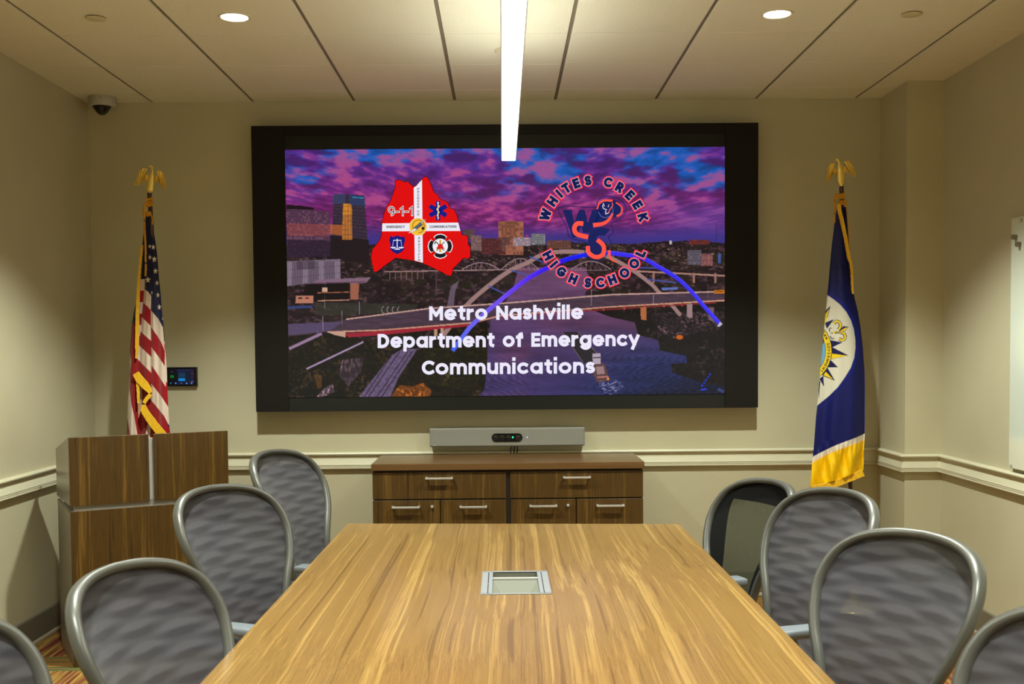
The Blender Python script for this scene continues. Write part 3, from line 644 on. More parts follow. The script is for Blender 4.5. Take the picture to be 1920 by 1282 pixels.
# gold disc with headset and bolt
cx, cy = z1(1243, 787); L(5); FL.disc(cx, cy, 16.8, (232, 232, 240)); L(6); FL.disc(cx, cy, 16.2, (244, 190, 50))
L(7); FL.ring(cx+1, cy-1.5, 11, 1.6, (170, 110, 30), 150, 380); FL.disc(cx+9.5, cy+3, 3, (30, 26, 30)); FL.stroke(arcpts(cx+2, cy+2, 9, 9, 20, 100, 10), 1, (60, 40, 20))
L(8); FL.poly([z1(*p) for p in [(1170, 836), (1222, 795), (1200, 800), (1252, 762), (1240, 764), (1302, 732), (1268, 768), (1286, 768), (1236, 806), (1250, 808)]], (90, 92, 100))
L(9); FL.poly([z1(*p) for p in [(1170, 836), (1222, 798), (1212, 802), (1240, 806), (1216, 818)]], (230, 230, 236)); FL.poly([z1(*p) for p in [(1302, 732), (1268, 752), (1262, 764)]], (236, 236, 240))
# ring lettering of the school crest
def arc_text(letters, rad, top, lays):
    c0 = z2(665, 820); R_ = rad/3.838
    for ch, a in letters:
        a_ = math.radians(a); px, py = c0[0]+R_*math.cos(a_), c0[1]-R_*math.sin(a_)
        rot = (PI/2-a_) if top else (-PI/2-a_)
        H = 19.5; P, w_ = text_strokes(ch, H, 6.0, 0)
        for lay, grow, col in lays:
            L(lay)
            for pl in P:
                pl = end_ext([(p[0]-w_/2, p[1]-H/2) for p in pl], grow+2.7)
                ca, sa = math.cos(rot), math.sin(rot)
                FL.stroke([(px+u*ca+v*sa, py+u*sa-v*ca) for u, v in pl], 6.0+2*grow-.6, col)
LAYS = [(2, 2.9, (246, 44, 70)), (3, .9, (206, 200, 226)), (4, .15, (18, 26, 78))]
arc_text([('W', 161), ('H', 144), ('I', 132.5), ('T', 122.5), ('E', 110), ('S', 96.5), ('C', 74), ('R', 59.5), ('E', 45), ('E', 31), ('K', 16)], 368, True, LAYS)
arc_text([('H', 208), ('I', 219.5), ('G', 231), ('H', 246.5), ('S', 263.5), ('C', 277), ('H', 291), ('O', 306.5), ('O', 321.5), ('L', 335)], 372, False, LAYS)
# crest letters and snake
def zz(P): return [z2(*p) for p in P]
NV = (16, 28, 92); OG = (255, 84, 66); PU = (98, 62, 130)
Wp = [(440, 665), (505, 665), (525, 760), (560, 665), (600, 665), (622, 760), (655, 665), (735, 665), (640, 830), (588, 830), (575, 780), (545, 860), (510, 870), (498, 820)]
OUT = [(418, 648), (668, 648), (690, 605), (740, 570), (800, 572), (850, 590), (892, 640), (885, 700), (830, 745), (790, 765), (800, 800), (805, 830), (770, 860), (790, 900), (770, 950), (740, 1010), (690, 1030), (630, 1010), (600, 960), (610, 900), (560, 885), (490, 860), (470, 790)]
L(2); o = zz(OUT); FL.stroke([(p.x, p.y) for p in catmull([Vector((*q, 0)) for q in o], 5, True)]+[(o[0][0], o[0][1])], 1.5, NV)
L(3); FL.poly(zz(Wp), NV)
FL.poly(zz([(660, 760), (700, 690), (690, 640), (720, 605), (770, 590), (830, 600), (872, 640), (870, 690), (835, 715), (790, 720), (730, 760), (660, 790)]), NV)
FL.poly(zz([(625, 850), (660, 800), (720, 790), (785, 805), (745, 850), (700, 850), (680, 870), (740, 920), (750, 970), (720, 1010), (670, 1015), (625, 985), (612, 940), (625, 900)]), NV)
L(4)
def cst(P, w_, col, n=8):
    P = [(p.x, p.y) for p in catmull([Vector((*q, 0)) for q in zz(P)], n)]
    if isinstance(w_, tuple):
        for i in range(len(P)-1): FL.stroke([P[i], P[i+1]], w_[0]+(w_[1]-w_[0])*i/len(P), col)
    else: FL.stroke(P, w_, col)
cst([(800, 690), (775, 735), (730, 765), (660, 775)], (4, 8.5), OG)
cst([(590, 765), (545, 765), (525, 800), (545, 840), (625, 862)], 8.5, OG)
cst([(690, 880), (735, 925), (730, 985), (680, 1005), (630, 975), (622, 925)], 8.0, OG)
cst([(775, 955), (780, 1000), (800, 1030), (840, 1042)], (6, 1.2), OG)
cst([(825, 612), (865, 645), (862, 690), (830, 712)], (2.5, 4), OG); cst([(690, 660), (705, 620), (745, 598), (800, 600)], (2.5, 4.5), OG); cst([(795, 612), (800, 635), (780, 665), (772, 690)], 1.8, OG)
cst([(800, 645), (800, 690), (760, 720), (720, 712), (700, 680)], 1.4, (90, 100, 160))
L(5); FL.poly(zz([(735, 618), (800, 610), (780, 640), (735, 640)]), NV); cst([(728, 630), (735, 655), (760, 665)], 1.6, (210, 200, 220)); cst([(752, 670), (752, 695), (772, 685)], 1.8, (200, 190, 214)); FL.stroke(zz([(733, 618), (742, 640)]), 1.6, (236, 230, 236)); FL.stroke(zz([(775, 625), (768, 645)]), 1.6, (236, 230, 236))
# slide title
TW_ = (236, 232, 250)
for body, x0, x1, yb in (('Metro Nashville', 804.6, 1093.6, 600.6), ('Department of Emergency', 708.2, 1198.6, 652.4), ('Communications', 790.6, 1116, 702.3)):
    L(10); FL.text(body, x0, yb, 26.4, 6.2, 2.0, TW_, width=x1-x0, slope=-.0082)
# picture grid
NX, NZ = 826, 465
us = np.linspace(SX0, SX1, NX); vz = np.linspace(SZ1, SZ0, NZ); GX, GZ = np.meshgrid(us, vz)
rel = np.stack([GX, np.full_like(GX, YS), GZ-CAMH], -1)
zf = rel@np.array(FWD); PX = 960+FPX*(rel@np.array(RIGHT))/zf; PY = CYP+FPX*(rel@np.array(DOWN))/zf
colr = lin(np.clip(CV.sample(PX, PY), 0, 1)); colr = colr.reshape(-1, 3)
gv = np.stack([GX.ravel(), np.full(NX*NZ, YS), GZ.ravel()], -1)
ii = np.arange((NZ-1)*(NX-1)); r_ = ii//(NX-1); c_ = ii % (NX-1); a_ = r_*NX+c_
gf = np.stack([a_, a_+NX, a_+NX+1, a_+1], -1)
def np_mesh(name, V, F, C, extraV=None, extraF=None, extraC=None):
    me = bpy.data.meshes.new(name); nv = len(V); ev = len(extraV) if extraV else 0
    allV = np.concatenate([V, np.array(extraV)]) if ev else V
    loops = F.ravel(); starts = np.arange(len(F))*F.shape[1]; tot = np.full(len(F), F.shape[1])
    if ev:
        ef = [i+nv for f in extraF for i in f]; et = np.array([len(f) for f in extraF])
        starts = np.concatenate([starts, len(loops)+np.concatenate([[0], np.cumsum(et)[:-1]])]); tot = np.concatenate([tot, et]); loops = np.concatenate([loops, np.array(ef)])
    me.vertices.add(len(allV)); me.vertices.foreach_set('co', allV.astype(np.float32).ravel())
    me.loops.add(len(loops)); me.loops.foreach_set('vertex_index', loops.astype(np.int32))
    me.polygons.add(len(starts)); me.polygons.foreach_set('loop_start', starts.astype(np.int32))
    me.update(calc_edges=True)
    ca = me.color_attributes.new('pattern', 'FLOAT_COLOR', 'POINT')
    c = np.concatenate([C, np.array(extraC)]) if ev else C
    ca.data.foreach_set('color', np.concatenate([c, np.ones((len(c), 1))], 1).astype(np.float32).ravel())
    me.validate(); return me
scr_me = np_mesh('screen_picture', gv, gf, colr, FL.v, FL.f, FL.c)
M_scr = mat('lit_screen', (.004, .004, .004), .6, spec=.2); t = NT(M_scr)
at = t.n('ShaderNodeAttribute'); at.attribute_name = 'pattern'; t.l(at.outputs['Color'], t.b.inputs['Emission Color']); t.b.inputs['Emission Strength'].default_value = 1.0
M_off = mat('unlit_screen', (.006, .0075, .006), .55, spec=.3)
tv = thing('video_wall', 'large wall-mounted video screen in a black frame showing a purple skyline slide', 'screen', (0.03, YB, 2.02))
def put(o, par):  # parent keeping world placement (parent unrotated)
    o.parent = par
    if par.parent is None: o.location = o.location-par.location
    return o
bm = bmesh.new(); FX0, FX1, FZ0, FZ1 = -1.480, 1.5375, 1.172, 2.871
box(bm, FX0, YS+.012, FZ0, FX1, YB, FZ1)
for a in ((FX0, FZ0, SX0, FZ1), (SX1, FZ0, FX1, FZ1), (SX0, 2.812, SX1, FZ1), (SX0, FZ0, SX1, 1.176)): box(bm, a[0], YS-.003, a[1], a[2], YS+.012, a[3], bev=.0015, seg=1)
put(finish('bezel_frame', bm, M_black2), tv)
bm = bmesh.new(); box(bm, SX0, YS+.004, 1.176, SX1, YS+.012, 2.812); put(finish('display_panel', bm, M_off), tv)
put(link('screen_picture', scr_me, M_scr), tv)

# ---------------------------------------------------------------- camera sound bar under the screen
bar = thing('camera_sound_bar', 'long light grey video bar with a black camera pod above the credenza', 'video bar', (.028, YB, .93))
M_fabric = mat('grey_mesh_grille', rgb(150, 148, 140), .7); t = NT(M_fabric); t.bump(t.noise(t.coord((1, 1, 1)), 500, 1), .4, .002)
t.l(t.ramp(t.noise(t.coord((1, 1, 1)), 700, 1), [(.35, rgb(108, 107, 99)), (.65, rgb(138, 137, 128))]), t.b.inputs['Base Color'])
YV = 6.60; c = [onY(805, 804.5, YV), onY(1097, 800, YV), onY(1096.5, 834, YV), onY(806, 839, YV)]
bx0, bx1, bz0, bz1 = (c[0].x+c[3].x)/2, (c[1].x+c[2].x)/2, (c[2].z+c[3].z)/2, (c[0].z+c[1].z)/2
bm = bmesh.new(); box(bm, bx0, YV+.004, bz0, bx1, YB-.012, bz1, bev=.006, seg=3); put(finish('housing', bm, mat('grey_shell', rgb(128, 127, 119), .45), smooth=40), bar)
bm = bmesh.new(); box(bm, bx0+.004, YV, bz0+.004, bx1-.004, YV+.012, bz1-.004, bev=.004, seg=2); put(finish('speaker_grille', bm, M_fabric), bar)
p0, p1 = onY(922, 820, YV), onY(979.5, 819.5, YV); zc = (p0.z+p1.z)/2; hh = .0245
bm = bmesh.new(); pts = [(p1.x-hh+hh*math.cos(a*PI/12-PI/2), zc+hh*math.sin(a*PI/12-PI/2)) for a in range(13)]+[(p0.x+hh+hh*math.cos(a*PI/12+PI/2), zc+hh*math.sin(a*PI/12+PI/2)) for a in range(13)]
prism(bm, pts, Matrix(((1, 0, 0, 0), (0, 0, -1, YV), (0, 1, 0, 0), (0, 0, 0, 1))), .006); put(finish('camera_pod', bm, mat('gloss_black', (.003, .003, .003), .35, spec=.2)), bar)
M_lens = mat('lens_glass', (.002, .002, .004), .05, spec=.8)
for k, q in enumerate((929, 941, 953.5, 971.5)):
    p = onY(q, 819.8, YV); bm = bmesh.new(); lathe(bm, [(.0165, 0), (.0165, .003), (.013, .003), (.011, .001), (.008, .002), (.0, .004)], seg=28, M=Matrix.Translation((p.x, YV-.006, p.z)) @ Matrix.Rotation(PI/2, 4, 'X'))
    put(finish('camera_lens', bm, M_lens, smooth=40), bar)
def glow(name, c, s): 
    m = mat(name, c, .4); b = m.node_tree.nodes['Principled BSDF']; b.inputs['Emission Color'].default_value = (*c, 1); b.inputs['Emission Strength'].default_value = s; return m
for q, cc, w_, h_ in ((961.5, (.02, .9, .35), .004, .005), (988.5, (.5, .5, 1), .0018, .0045)):
    p = onY(q, 819.5, YV); bm = bmesh.new(); box(bm, p.x-w_, YV-.0075, p.z-h_, p.x+w_, YV-.0005, p.z+h_, bev=.001, seg=1); put(finish('status_light', bm, glow('status_glow', cc, 1.6)), bar)
bm = bmesh.new()
for q in range(8):
    s_ = (0, .5, 1, .5, .0, .5, 1, .5)[q]; 
for gq in range(2):
    for k, h_ in enumerate((.002, .0045, .007, .0045, .002)):
        p = onY(809.2+gq*4.6+k*.9, 835, YV); box(bm, p.x-.0008, YV-.002, p.z-.002, p.x+.0008, YV+.001, p.z-.002+h_)
put(finish('bar_emblem', bm, mat('pale_emblem', rgb(176, 174, 166), .4)), bar)
bm = bmesh.new(); box(bm, bx0+.12, YB-.014, bz0-.005, bx1-.12, YB, bz1-.02); put(finish('wall_bracket', bm, M_black), bar)
for k, q in enumerate((958, 964, 969)):
    p = onY(q, 838, 6.655); bm = bmesh.new(); zt = p.z+.02
    tube(bm, catmull([(p.x, 6.65, zt), (p.x+.002, 6.652, .94), (p.x-.003+.003*k, 6.655, .918), (p.x, 6.66, .899)], 6), .0035, 8); put(finish('cable', bm, M_black, smooth=60), bar)

# ---------------------------------------------------------------- touch panel beside the flag
tp = thing('touch_panel', 'small black wall touch panel beside the striped flag', 'control panel', (-1.95, YB, 1.385))
YT = 6.662; a0 = onY(312.5, 688.5, YT); a1 = onY(369.4, 723.7, YT)
bm = bmesh.new(); box(bm, a0.x, YT, a1.z, a1.x, YB, a0.z, bev=.003, seg=2); put(finish('panel_body', bm, mat('gloss_black_panel', (.003, .003, .003), .25)), tp)
F2 = Flat(); 
def t7(x, y): return (300+x/18.31, 670+y/18.31)
CT = Canvas(312, 688, 370, 724, .25)
CT.A[:] = np.array([3, 3, 10])/255.
CT.poly([t7(590, 400), t7(1170, 400), t7(1170, 930), t7(590, 930)], (12, 22, 46)); CT.poly([t7(640, 530), t7(865, 530), t7(865, 700), t7(640, 700)], (16, 50, 74)); CT.poly([t7(1070, 400), t7(1165, 400), t7(1165, 800), t7(1070, 800)], (26, 20, 44))
CT.poly([t7(640, 715), t7(862, 715), t7(862, 808), t7(640, 808)], (0, 130, 205)); CT.poly([t7(352, 608), t7(472, 608), t7(472, 698), t7(352, 698)], (0, 110, 24))
CT.line([t7(355, 495), t7(470, 495)], 1.1, (46, 36, 78)); CT.line([t7(412, 440), t7(412, 545)], 1.1, (46, 36, 78)); CT.line([t7(530, 430), t7(1040, 430)], .9, (34, 44, 104)); CT.line([t7(600, 488), t7(900, 488)], .7, (34, 36, 84))
for q, cc in ((370, (40, 100, 150)), (540, (80, 140, 240)), (728, (60, 90, 140)), (915, (110, 130, 200)), (1085, (110, 120, 220))): CT.disc(*t7(q, 882), 1.5, cc)
CT.line([t7(1060, 825), t7(1155, 825)], 1.2, (96, 100, 170)); CT.line([t7(1105, 630), t7(1105, 710)], .7, (70, 50, 80)); CT.disc(*t7(1112, 545), 2, (66, 40, 64))
s0 = onY(*t7(330, 385), YT-.0008); s1 = onY(*t7(1178, 940), YT-.0008)
ga, gb = np.meshgrid(np.linspace(s0.x, s1.x, 150), np.linspace(s0.z, s1.z, 100)); rel = np.stack([ga, np.full_like(ga, YT-.0008), gb-CAMH], -1); zf = rel@np.array(FWD)
cc = lin(np.clip(CT.sample(960+FPX*(rel@np.array(RIGHT))/zf, CYP+FPX*(rel@np.array(DOWN))/zf), 0, 1)).reshape(-1, 3)
ii = np.arange(99*149); a_ = (ii//149)*150+ii % 149
me = np_mesh('touch_display', np.stack([ga.ravel(), np.full(ga.size, YT-.0008), gb.ravel()], -1), np.stack([a_, a_+150, a_+151, a_+1], -1), cc)
put(link('touch_display', me, M_scr), tp)
# ---------------------------------------------------------------- flags
M_cloth = mat('printed_flag_cloth', (.5, .5, .5), .75, spec=.25, sheen=.15); t = NT(M_cloth)
at = t.n('ShaderNodeAttribute'); at.attribute_name = 'pattern'; t.l(at.outputs['Color'], t.b.inputs['Base Color']); t.bump(t.noise(t.coord((1, 1, 1)), 900, 1), .1, .001)
M_satin = mat('satin_flag_cloth', (.5, .5, .5), .5, spec=.3); t = NT(M_satin)
at = t.n('ShaderNodeAttribute'); at.attribute_name = 'pattern'; t.l(at.outputs['Color'], t.b.inputs['Base Color'])
M_fringe = mat('gold_fringe', rgb(232, 176, 8), .55, sheen=.2); t = NT(M_fringe)
t.l(t.ramp(t.noise(t.coord((420, 420, 60)), 1, 2), [(.3, rgb(206, 150, 0)), (.65, rgb(246, 196, 16))]), t.b.inputs['Base Color']); t.bump(t.noise(t.coord((500, 500, 80)), 1, 2), .6, .003)
M_cord = mat('gold_cord', rgb(206, 146, 20), .6); t = NT(M_cord); t.bump(t.noise(t.coord((1, 1, 1)), 260, 2), .7, .004)
M_pole = mat('dark_flag_pole', rgb(60, 26, 14), .3, coat=.3)
def interp(tab, y):
    ys_ = [p[1] for p in tab]; xs_ = [p[0] for p in tab]; return np.interp(y, ys_, xs_)
def flag_cloth(name, par, left, right, canvas, Yc, depth, folds, m, nt=72, ystep=1.2, bot=None):
    """closed cloth body: front skin patterned, back skin plain; folds(t,y)->metres toward the viewer"""
    y0 = max(left[0][1], right[0][1]); y1 = min(left[-1][1], right[-1][1])
    yy = np.arange(y0, y1+.01, ystep); tt_ = np.linspace(0, 1, nt); V = []; C = []
    T_, YY = np.meshgrid(tt_, yy); XL_ = interp(left, YY); XR_ = interp(right, YY)
    if bot is not None:   # slanted hem: rows are stretched so the last row follows the hem
        q = (YY-y0)/(y1-y0); hem = np.interp(T_, [p[0] for p in bot], [p[1] for p in bot]); YY = YY+(hem-y1)*np.clip((q-.5)/.5, 0, 1)**2
        XL_ = interp(left, np.minimum(YY, left[-1][1])); XR_ = interp(right, np.minimum(YY, right[-1][1]))
    XX = XL_+(XR_-XL_)*T_
    rim = np.sqrt(np.clip(1-(2*T_-1)**2, 0, 1)); tp_ = np.clip((YY-y0)/140.0, .25, 1)
    D = Yc-(depth*rim*tp_+folds(T_, YY)*rim**.5*tp_)
    def world(XX, YY, D):
        dx = (XX-960)/FPX; dy = (YY-CYP)/FPX
        d = dx[..., None]*np.array(RIGHT)+dy[..., None]*np.array(DOWN)+np.array(FWD); k = D/d[..., 1]; return d*k[..., None]+np.array(CAM)
    A = world(XX, YY, D).reshape(-1, 3); cA = lin(np.clip(canvas.sample(XX, YY), 0, 1)).reshape(-1, 3)
    B = world(XX, YY, np.full_like(D, Yc)+depth*.9*rim*tp_).reshape(-1, 3); cB = cA.reshape(T_.shape+(3,)).copy(); cB = cB.reshape(-1, 3)
    n = nt; R_ = len(yy); ii = np.arange((R_-1)*(n-1)); a = (ii//(n-1))*n+ii % (n-1)
    F = np.stack([a, a+n, a+n+1, a+1], -1); o = R_*n; F2 = np.stack([a+o, a+1+o, a+n+1+o, a+n+o], -1)
    s = np.arange(R_-1)*n; SL = np.stack([s, s+o, s+n+o, s+n], -1); s = s+n-1; SR = np.stack([s, s+n, s+n+o, s+o], -1)
    h = np.arange(n-1); TP = np.stack([h, h+1, h+1+o, h+o], -1); h = h+(R_-1)*n; BT = np.stack([h, h+o, h+1+o, h+1], -1)
    me = np_mesh(name, np.concatenate([A, B]), np.concatenate([F, F2, SL, SR, TP, BT]), np.concatenate([cA, cB]))
    me.polygons.foreach_set('use_smooth', [True]*len(me.polygons))
    return put(link(name, me, m), par)
def ribbon(bm, pts, wd, Y0, th=.008, edge=0, n=6):
    """flat band drawn along reference pixels at depth Y0 (list or value) with thickness; jagged lower edge if edge"""
    P = [(p.x, p.y) for p in catmull([Vector((*q, 0)) for q in pts], n)]
    W = wd if isinstance(wd, (list, tuple)) else [wd]*2; N_ = len(P); fr = []
    for i, p in enumerate(P):
        a = P[max(i-1, 0)]; b = P[min(i+1, N_-1)]; l = math.hypot(b[0]-a[0], b[1]-a[1]) or 1; nx, ny = -(b[1]-a[1])/l, (b[0]-a[0])/l
        w_ = np.interp(i/(N_-1), np.linspace(0, 1, len(W)), W)/2; Yd = Y0 if not isinstance(Y0, (list, tuple)) else float(np.interp(i/(N_-1), np.linspace(0, 1, len(Y0)), Y0))
        j = (random.uniform(0, edge) if edge else 0)
        A = onY(p[0]+nx*(w_+j), p[1]+ny*(w_+j), Yd); B = onY(p[0]-nx*w_, p[1]-ny*w_, Yd); fr.append((A, B))
    o = Vector((0, th, 0)); vs = [[bm.verts.new(v) for v in (A, B, B+o, A+o)] for A, B in fr]
    for a, b in zip(vs, vs[1:]):
        for k in range(4): bm.faces.new((a[k], a[(k+1) % 4], b[(k+1) % 4], b[k]))
    bm.faces.new(vs[0][::-1]); bm.faces.new(vs[-1])
def za(x, y): return (230+x/7.12, 300+y/7.12)
def zb(x, y): return (220+x/6.75, 460+y/6.75)
def zc_(x, y): return (220+x/6.75, 640+y/6.75)
def zd(x, y): return (1520+x/6.75, 290+y/6.75)
def ze(x, y): return (1510+x/5.34, 530+y/5.34)
def zf_(x, y): return (1500+x/6.75, 740+y/6.75)
# eagle finial drawn from its outline, with a swelling body and feathered wings
def eagle(par, zpt, wingL, wingR, body, head, neck_c, Yc):
    bm = bmesh.new()
    rings = []
    for (cx, cy, hw) in body:
        c = zpt(cx, cy); p = onY(c[0], c[1], Yc); k = (onY(c[0]+1, c[1], Yc)-p).length*hw/zpt.s
        rings.append((p, k))
    pr = []
    for i, (p, k) in enumerate(rings):
        pr.append([bm.verts.new((p.x+k*(1+.08*math.sin(a*1.9+i*2.1))*math.cos(a*PI/10), p.y+k*(.85+.14*math.sin(a*2.5+i*1.7))*math.sin(a*PI/10), p.z+.002*math.sin(a*2.3+i))) for a in range(20)])
    for a, b in zip(pr, pr[1:]):
        for j in range(20): bm.faces.new((a[j], a[(j+1) % 20], b[(j+1) % 20], b[j]))
    bm.faces.new(pr[0]); bm.faces.new(pr[-1][::-1])
    H_ = [onY(*zpt(*p[:2]), Yc-.004) for p in head]; tube(bm, catmull(H_, 5), [float(x) for x in np.interp(np.linspace(0, 1, (len(H_)-1)*5+1), np.linspace(0, 1, len(head)), [p[2] for p in head])], 10)
    body_o = put(finish('eagle_body', bm, M_brass, smooth=50), par)
    for Wg, s in ((wingL, -1), (wingR, 1)):
        bm = bmesh.new(); top, bot = Wg   # paired top/bottom outline points give feather strips
        n = len(top); 
        for i in range(n-1):
            (a0, a1), (b0, b1) = (top[i], top[i+1]), (bot[i], bot[i+1])
            m = 6; cols = []
            for u in range(m+1):
                q = u/m; tp0 = (a0[0]*(1-q)+a1[0]*q, a0[1]*(1-q)+a1[1]*q); bt = (b0[0]*(1-q)+b1[0]*q, b0[1]*(1-q)+b1[1]*q)
                hump = math.sin(PI*q); ln = .02 if i > 0 else 0
                ext = 1+.05*hump*(i > 0); col = []
                for v in range(7):
                    r = v/6; X_ = tp0[0]+(bt[0]-tp0[0])*r*ext; Y_ = tp0[1]+(bt[1]-tp0[1])*r*ext
                    d = Yc-.012-.010*s*0-(.012*hump*(.4+.6*r)+.006*(1-r)**2*math.sin(PI*min(1, (i+q)/(n-1))))+.02*abs((i+q)/(n-1))
                    col.append(onY(*zpt(X_, Y_), d))
                cols.append(col)
            fr = [[bm.verts.new(p) for p in c_] for c_ in cols]; bk = [[bm.verts.new(p+Vector((0, .012, 0))) for p in c_] for c_ in cols]
            for u in range(m):
                for v in range(6):
                    bm.faces.new((fr[u][v], fr[u+1][v], fr[u+1][v+1], fr[u][v+1])); bm.faces.new((bk[u][v], bk[u][v+1], bk[u+1][v+1], bk[u+1][v]))
                bm.faces.new((fr[u][0], bk[u][0], bk[u+1][0], fr[u+1][0])); bm.faces.new((fr[u][6], fr[u+1][6], bk[u+1][6], bk[u][6]))
            for u in (0, m):
                for v in range(6): bm.faces.new((fr[u][v], fr[u][v+1], bk[u][v+1], bk[u][v]))
        put(finish('wing', bm, M_brass, smooth=50), body_o); 
    return body_o
def pole_and_base(par, top_px, foot, Yc, rad=.0125, dark_top=None):
    T = onY(*top_px, Yc); Bp = Vector(foot); bm = bmesh.new()
    d = (Bp-T); tube(bm, [T+d*k/6 for k in range(7)], rad, 14); put(finish('pole', bm, M_pole, smooth=40), par)
    bm = bmesh.new(); lathe(bm, [(.0, 0), (.15, 0), (.155, .006), (.15, .014), (.11, .028), (.05, .045), (.028, .06), (.024, .10), (.020, .12), (.0, .12)], (Bp.x, Bp.y, 0), 36)
    put(finish('floor_stand', bm, M_brass, smooth=40), par); return T
# --- striped flag with stars
YFL = 6.33
fl = thing('flag', 'red and white striped flag with stars and gold fringe hanging behind the lectern', 'flag', (-1.96, YFL, 0))
CU = Canvas(234, 380, 322, 880, .25)
BL_, RD, WH, NVY = None, (140, 4, 14), (206, 188, 172), (22, 24, 62)
CU.A[:] = np.array(NVY)/255.
CU.poly([(200, 800), (340, 800), (340, 900), (200, 900)], RD)
# back fold on the far left: blue, then red, white, red edge
CU.poly([zb(160, 980), zb(300, 980), zc_(300, 1700), zc_(60, 1700), zc_(120, 1180)], RD)
CU.poly([zc_(158, 120), zc_(176, 240), zc_(160, 400), zc_(158, 620), zc_(180, 800), zc_(215, 950), zc_(255, 1180), zc_(300, 1500), zc_(170, 1500), zc_(140, 1100), zc_(120, 1000), zc_(120, 560), zc_(135, 300), zc_(140, 150)], WH)
CU.poly([zc_(110, 985), zc_(130, 985), zc_(160, 1180), zc_(180, 1500), zc_(90, 1500)], RD)
# inner narrow bars between fringe and main fold
CU.poly([zb(280, 428), zb(350, 428), zb(330, 1282), zb(262, 1282)], WH)
for a, b in ((572, 718), (862, 1006), (1150, 1300)): CU.poly([zb(270, a), zb(345, a), zb(330, b), zb(262, b)], (140, 8, 18))
# main stripes: left panel (x 340..430) and right panel (430..600), stepped across the fold
LB = lambda pts, c: CU.poly(pts, c)
LB([zb(340, 552), zb(395, 590), zb(430, 640), zb(425, 820), zb(375, 765), zb(328, 725)], WH)
LB([zb(328, 725), zb(375, 765), zb(425, 820), zb(425, 1020), zb(365, 960), zb(308, 905)], RD)
LB([zb(308, 905), zb(365, 960), zb(425, 1020), zb(430, 1210), zb(360, 1150), zb(295, 1085)], WH)
LB([zb(295, 1085), zb(360, 1150), zb(430, 1210), zc_(430, 195), zc_(350, 120), zc_(270, 45)], RD)
LB([zc_(272, 45), zc_(350, 120), zc_(432, 198), zc_(432, 400), zc_(340, 310), zc_(250, 215)], WH)
LB([zc_(250, 215), zc_(340, 310), zc_(432, 400), zc_(425, 560), zc_(340, 470), zc_(232, 360), zc_(240, 250)], RD)
LB([zb(425, 820), zb(520, 930), zb(580, 1040), zb(606, 1282), zb(585, 1275), zb(510, 1150), zb(425, 1030)], WH)
LB([zb(425, 1030), zb(510, 1150), zb(585, 1275), zb(606, 1230), zc_(610, 100), zc_(600, 310), zc_(520, 190), zc_(432, 70)], RD)
LB([zb(575, 1010), zb(600, 1010), zb(606, 1200), zb(592, 1215)], NVY); LB([zc_(550, 0), zc_(600, 120), zc_(590, 0)], WH)
LB([zc_(432, 70), zc_(520, 190), zc_(600, 310), zc_(602, 100), zc_(640, 60), zc_(640, 520), zc_(612, 575), zc_(520, 430), zc_(432, 300)], WH)
LB([zc_(432, 300), zc_(520, 430), zc_(612, 575), zc_(618, 500), zc_(650, 560), zc_(650, 840), zc_(560, 700), zc_(428, 530)], RD)
LB([zc_(428, 530), zc_(560, 700), zc_(645, 830), zc_(680, 900), zc_(680, 1080), zc_(640, 1040), zc_(590, 940), zc_(415, 730), zc_(430, 640)], WH)
LB([zc_(415, 730), zc_(500, 830), zc_(600, 960), zc_(640, 1060), zc_(680, 1180), zc_(720, 1600), zc_(560, 1600), zc_(600, 1180), zc_(480, 1000), zc_(345, 800)], RD)
LB([zc_(600, 1180), zc_(660, 1170), zc_(720, 1600), zc_(520, 1600)], WH)
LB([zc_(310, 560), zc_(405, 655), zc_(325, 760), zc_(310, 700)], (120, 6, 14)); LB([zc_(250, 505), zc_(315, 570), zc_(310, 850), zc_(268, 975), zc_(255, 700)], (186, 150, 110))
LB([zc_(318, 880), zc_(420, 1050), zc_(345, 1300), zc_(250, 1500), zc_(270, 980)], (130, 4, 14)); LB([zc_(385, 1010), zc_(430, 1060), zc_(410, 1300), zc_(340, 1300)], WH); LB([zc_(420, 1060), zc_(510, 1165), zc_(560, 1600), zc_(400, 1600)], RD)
def star(cx, cy, r, sx=1.0, rot=0.0, clip=None):
    CU.poly([(cx+sx*r*(1 if k % 2 == 0 else .40)*math.sin(k*PI/5+rot), cy-r*(1 if k % 2 == 0 else .40)*math.cos(k*PI/5+rot)) for k in range(10)], (226, 216, 196))
for x, y, r, sx, ro in ((410, 12, 4.6, .75, .1), (455, 22, 5.8, .75, .1), (412, 150, 5.8, .62, .15), (468, 176, 6.6, .82, .0), (482, 325, 6.3, .80, .05), (386, 436, 6.6, .86, .0), (502, 476, 6.0, .70, .1), (514, 628, 5.8, .72, .1), (530, 780, 6.4, .66, .1), (437, 598, 4.6, .42, .2), (575, 925, 4.6, .3, .1), (378, 300, 1.2, .6, 0)): star(*zb(x, y), r, sx, ro)
star(*za(405, 998), 4.6, .55, .3)
LU = [za(310, 740), za(298, 850), za(286, 920), za(265, 1100), za(250, 1250), zb(318, 20), zb(300, 140), zb(275, 330), zb(250, 520), zb(240, 700), zb(205, 860), zb(185, 980), zb(168, 1240), zc_(160, 120), zc_(155, 300), zc_(148, 560), zc_(130, 760), zc_(124, 1000), zc_(122, 1180), zc_(118, 1500)]
RU = [za(378, 740), za(392, 860), za(415, 960), za(440, 1100), za(462, 1280), zb(490, 10), zb(512, 200), zb(525, 400), zb(548, 600), zb(562, 800), zb(585, 1000), zb(602, 1220), zc_(605, 60), zc_(622, 300), zc_(632, 560), zc_(642, 760), zc_(652, 1000), zc_(668, 1150), zc_(690, 1500)]
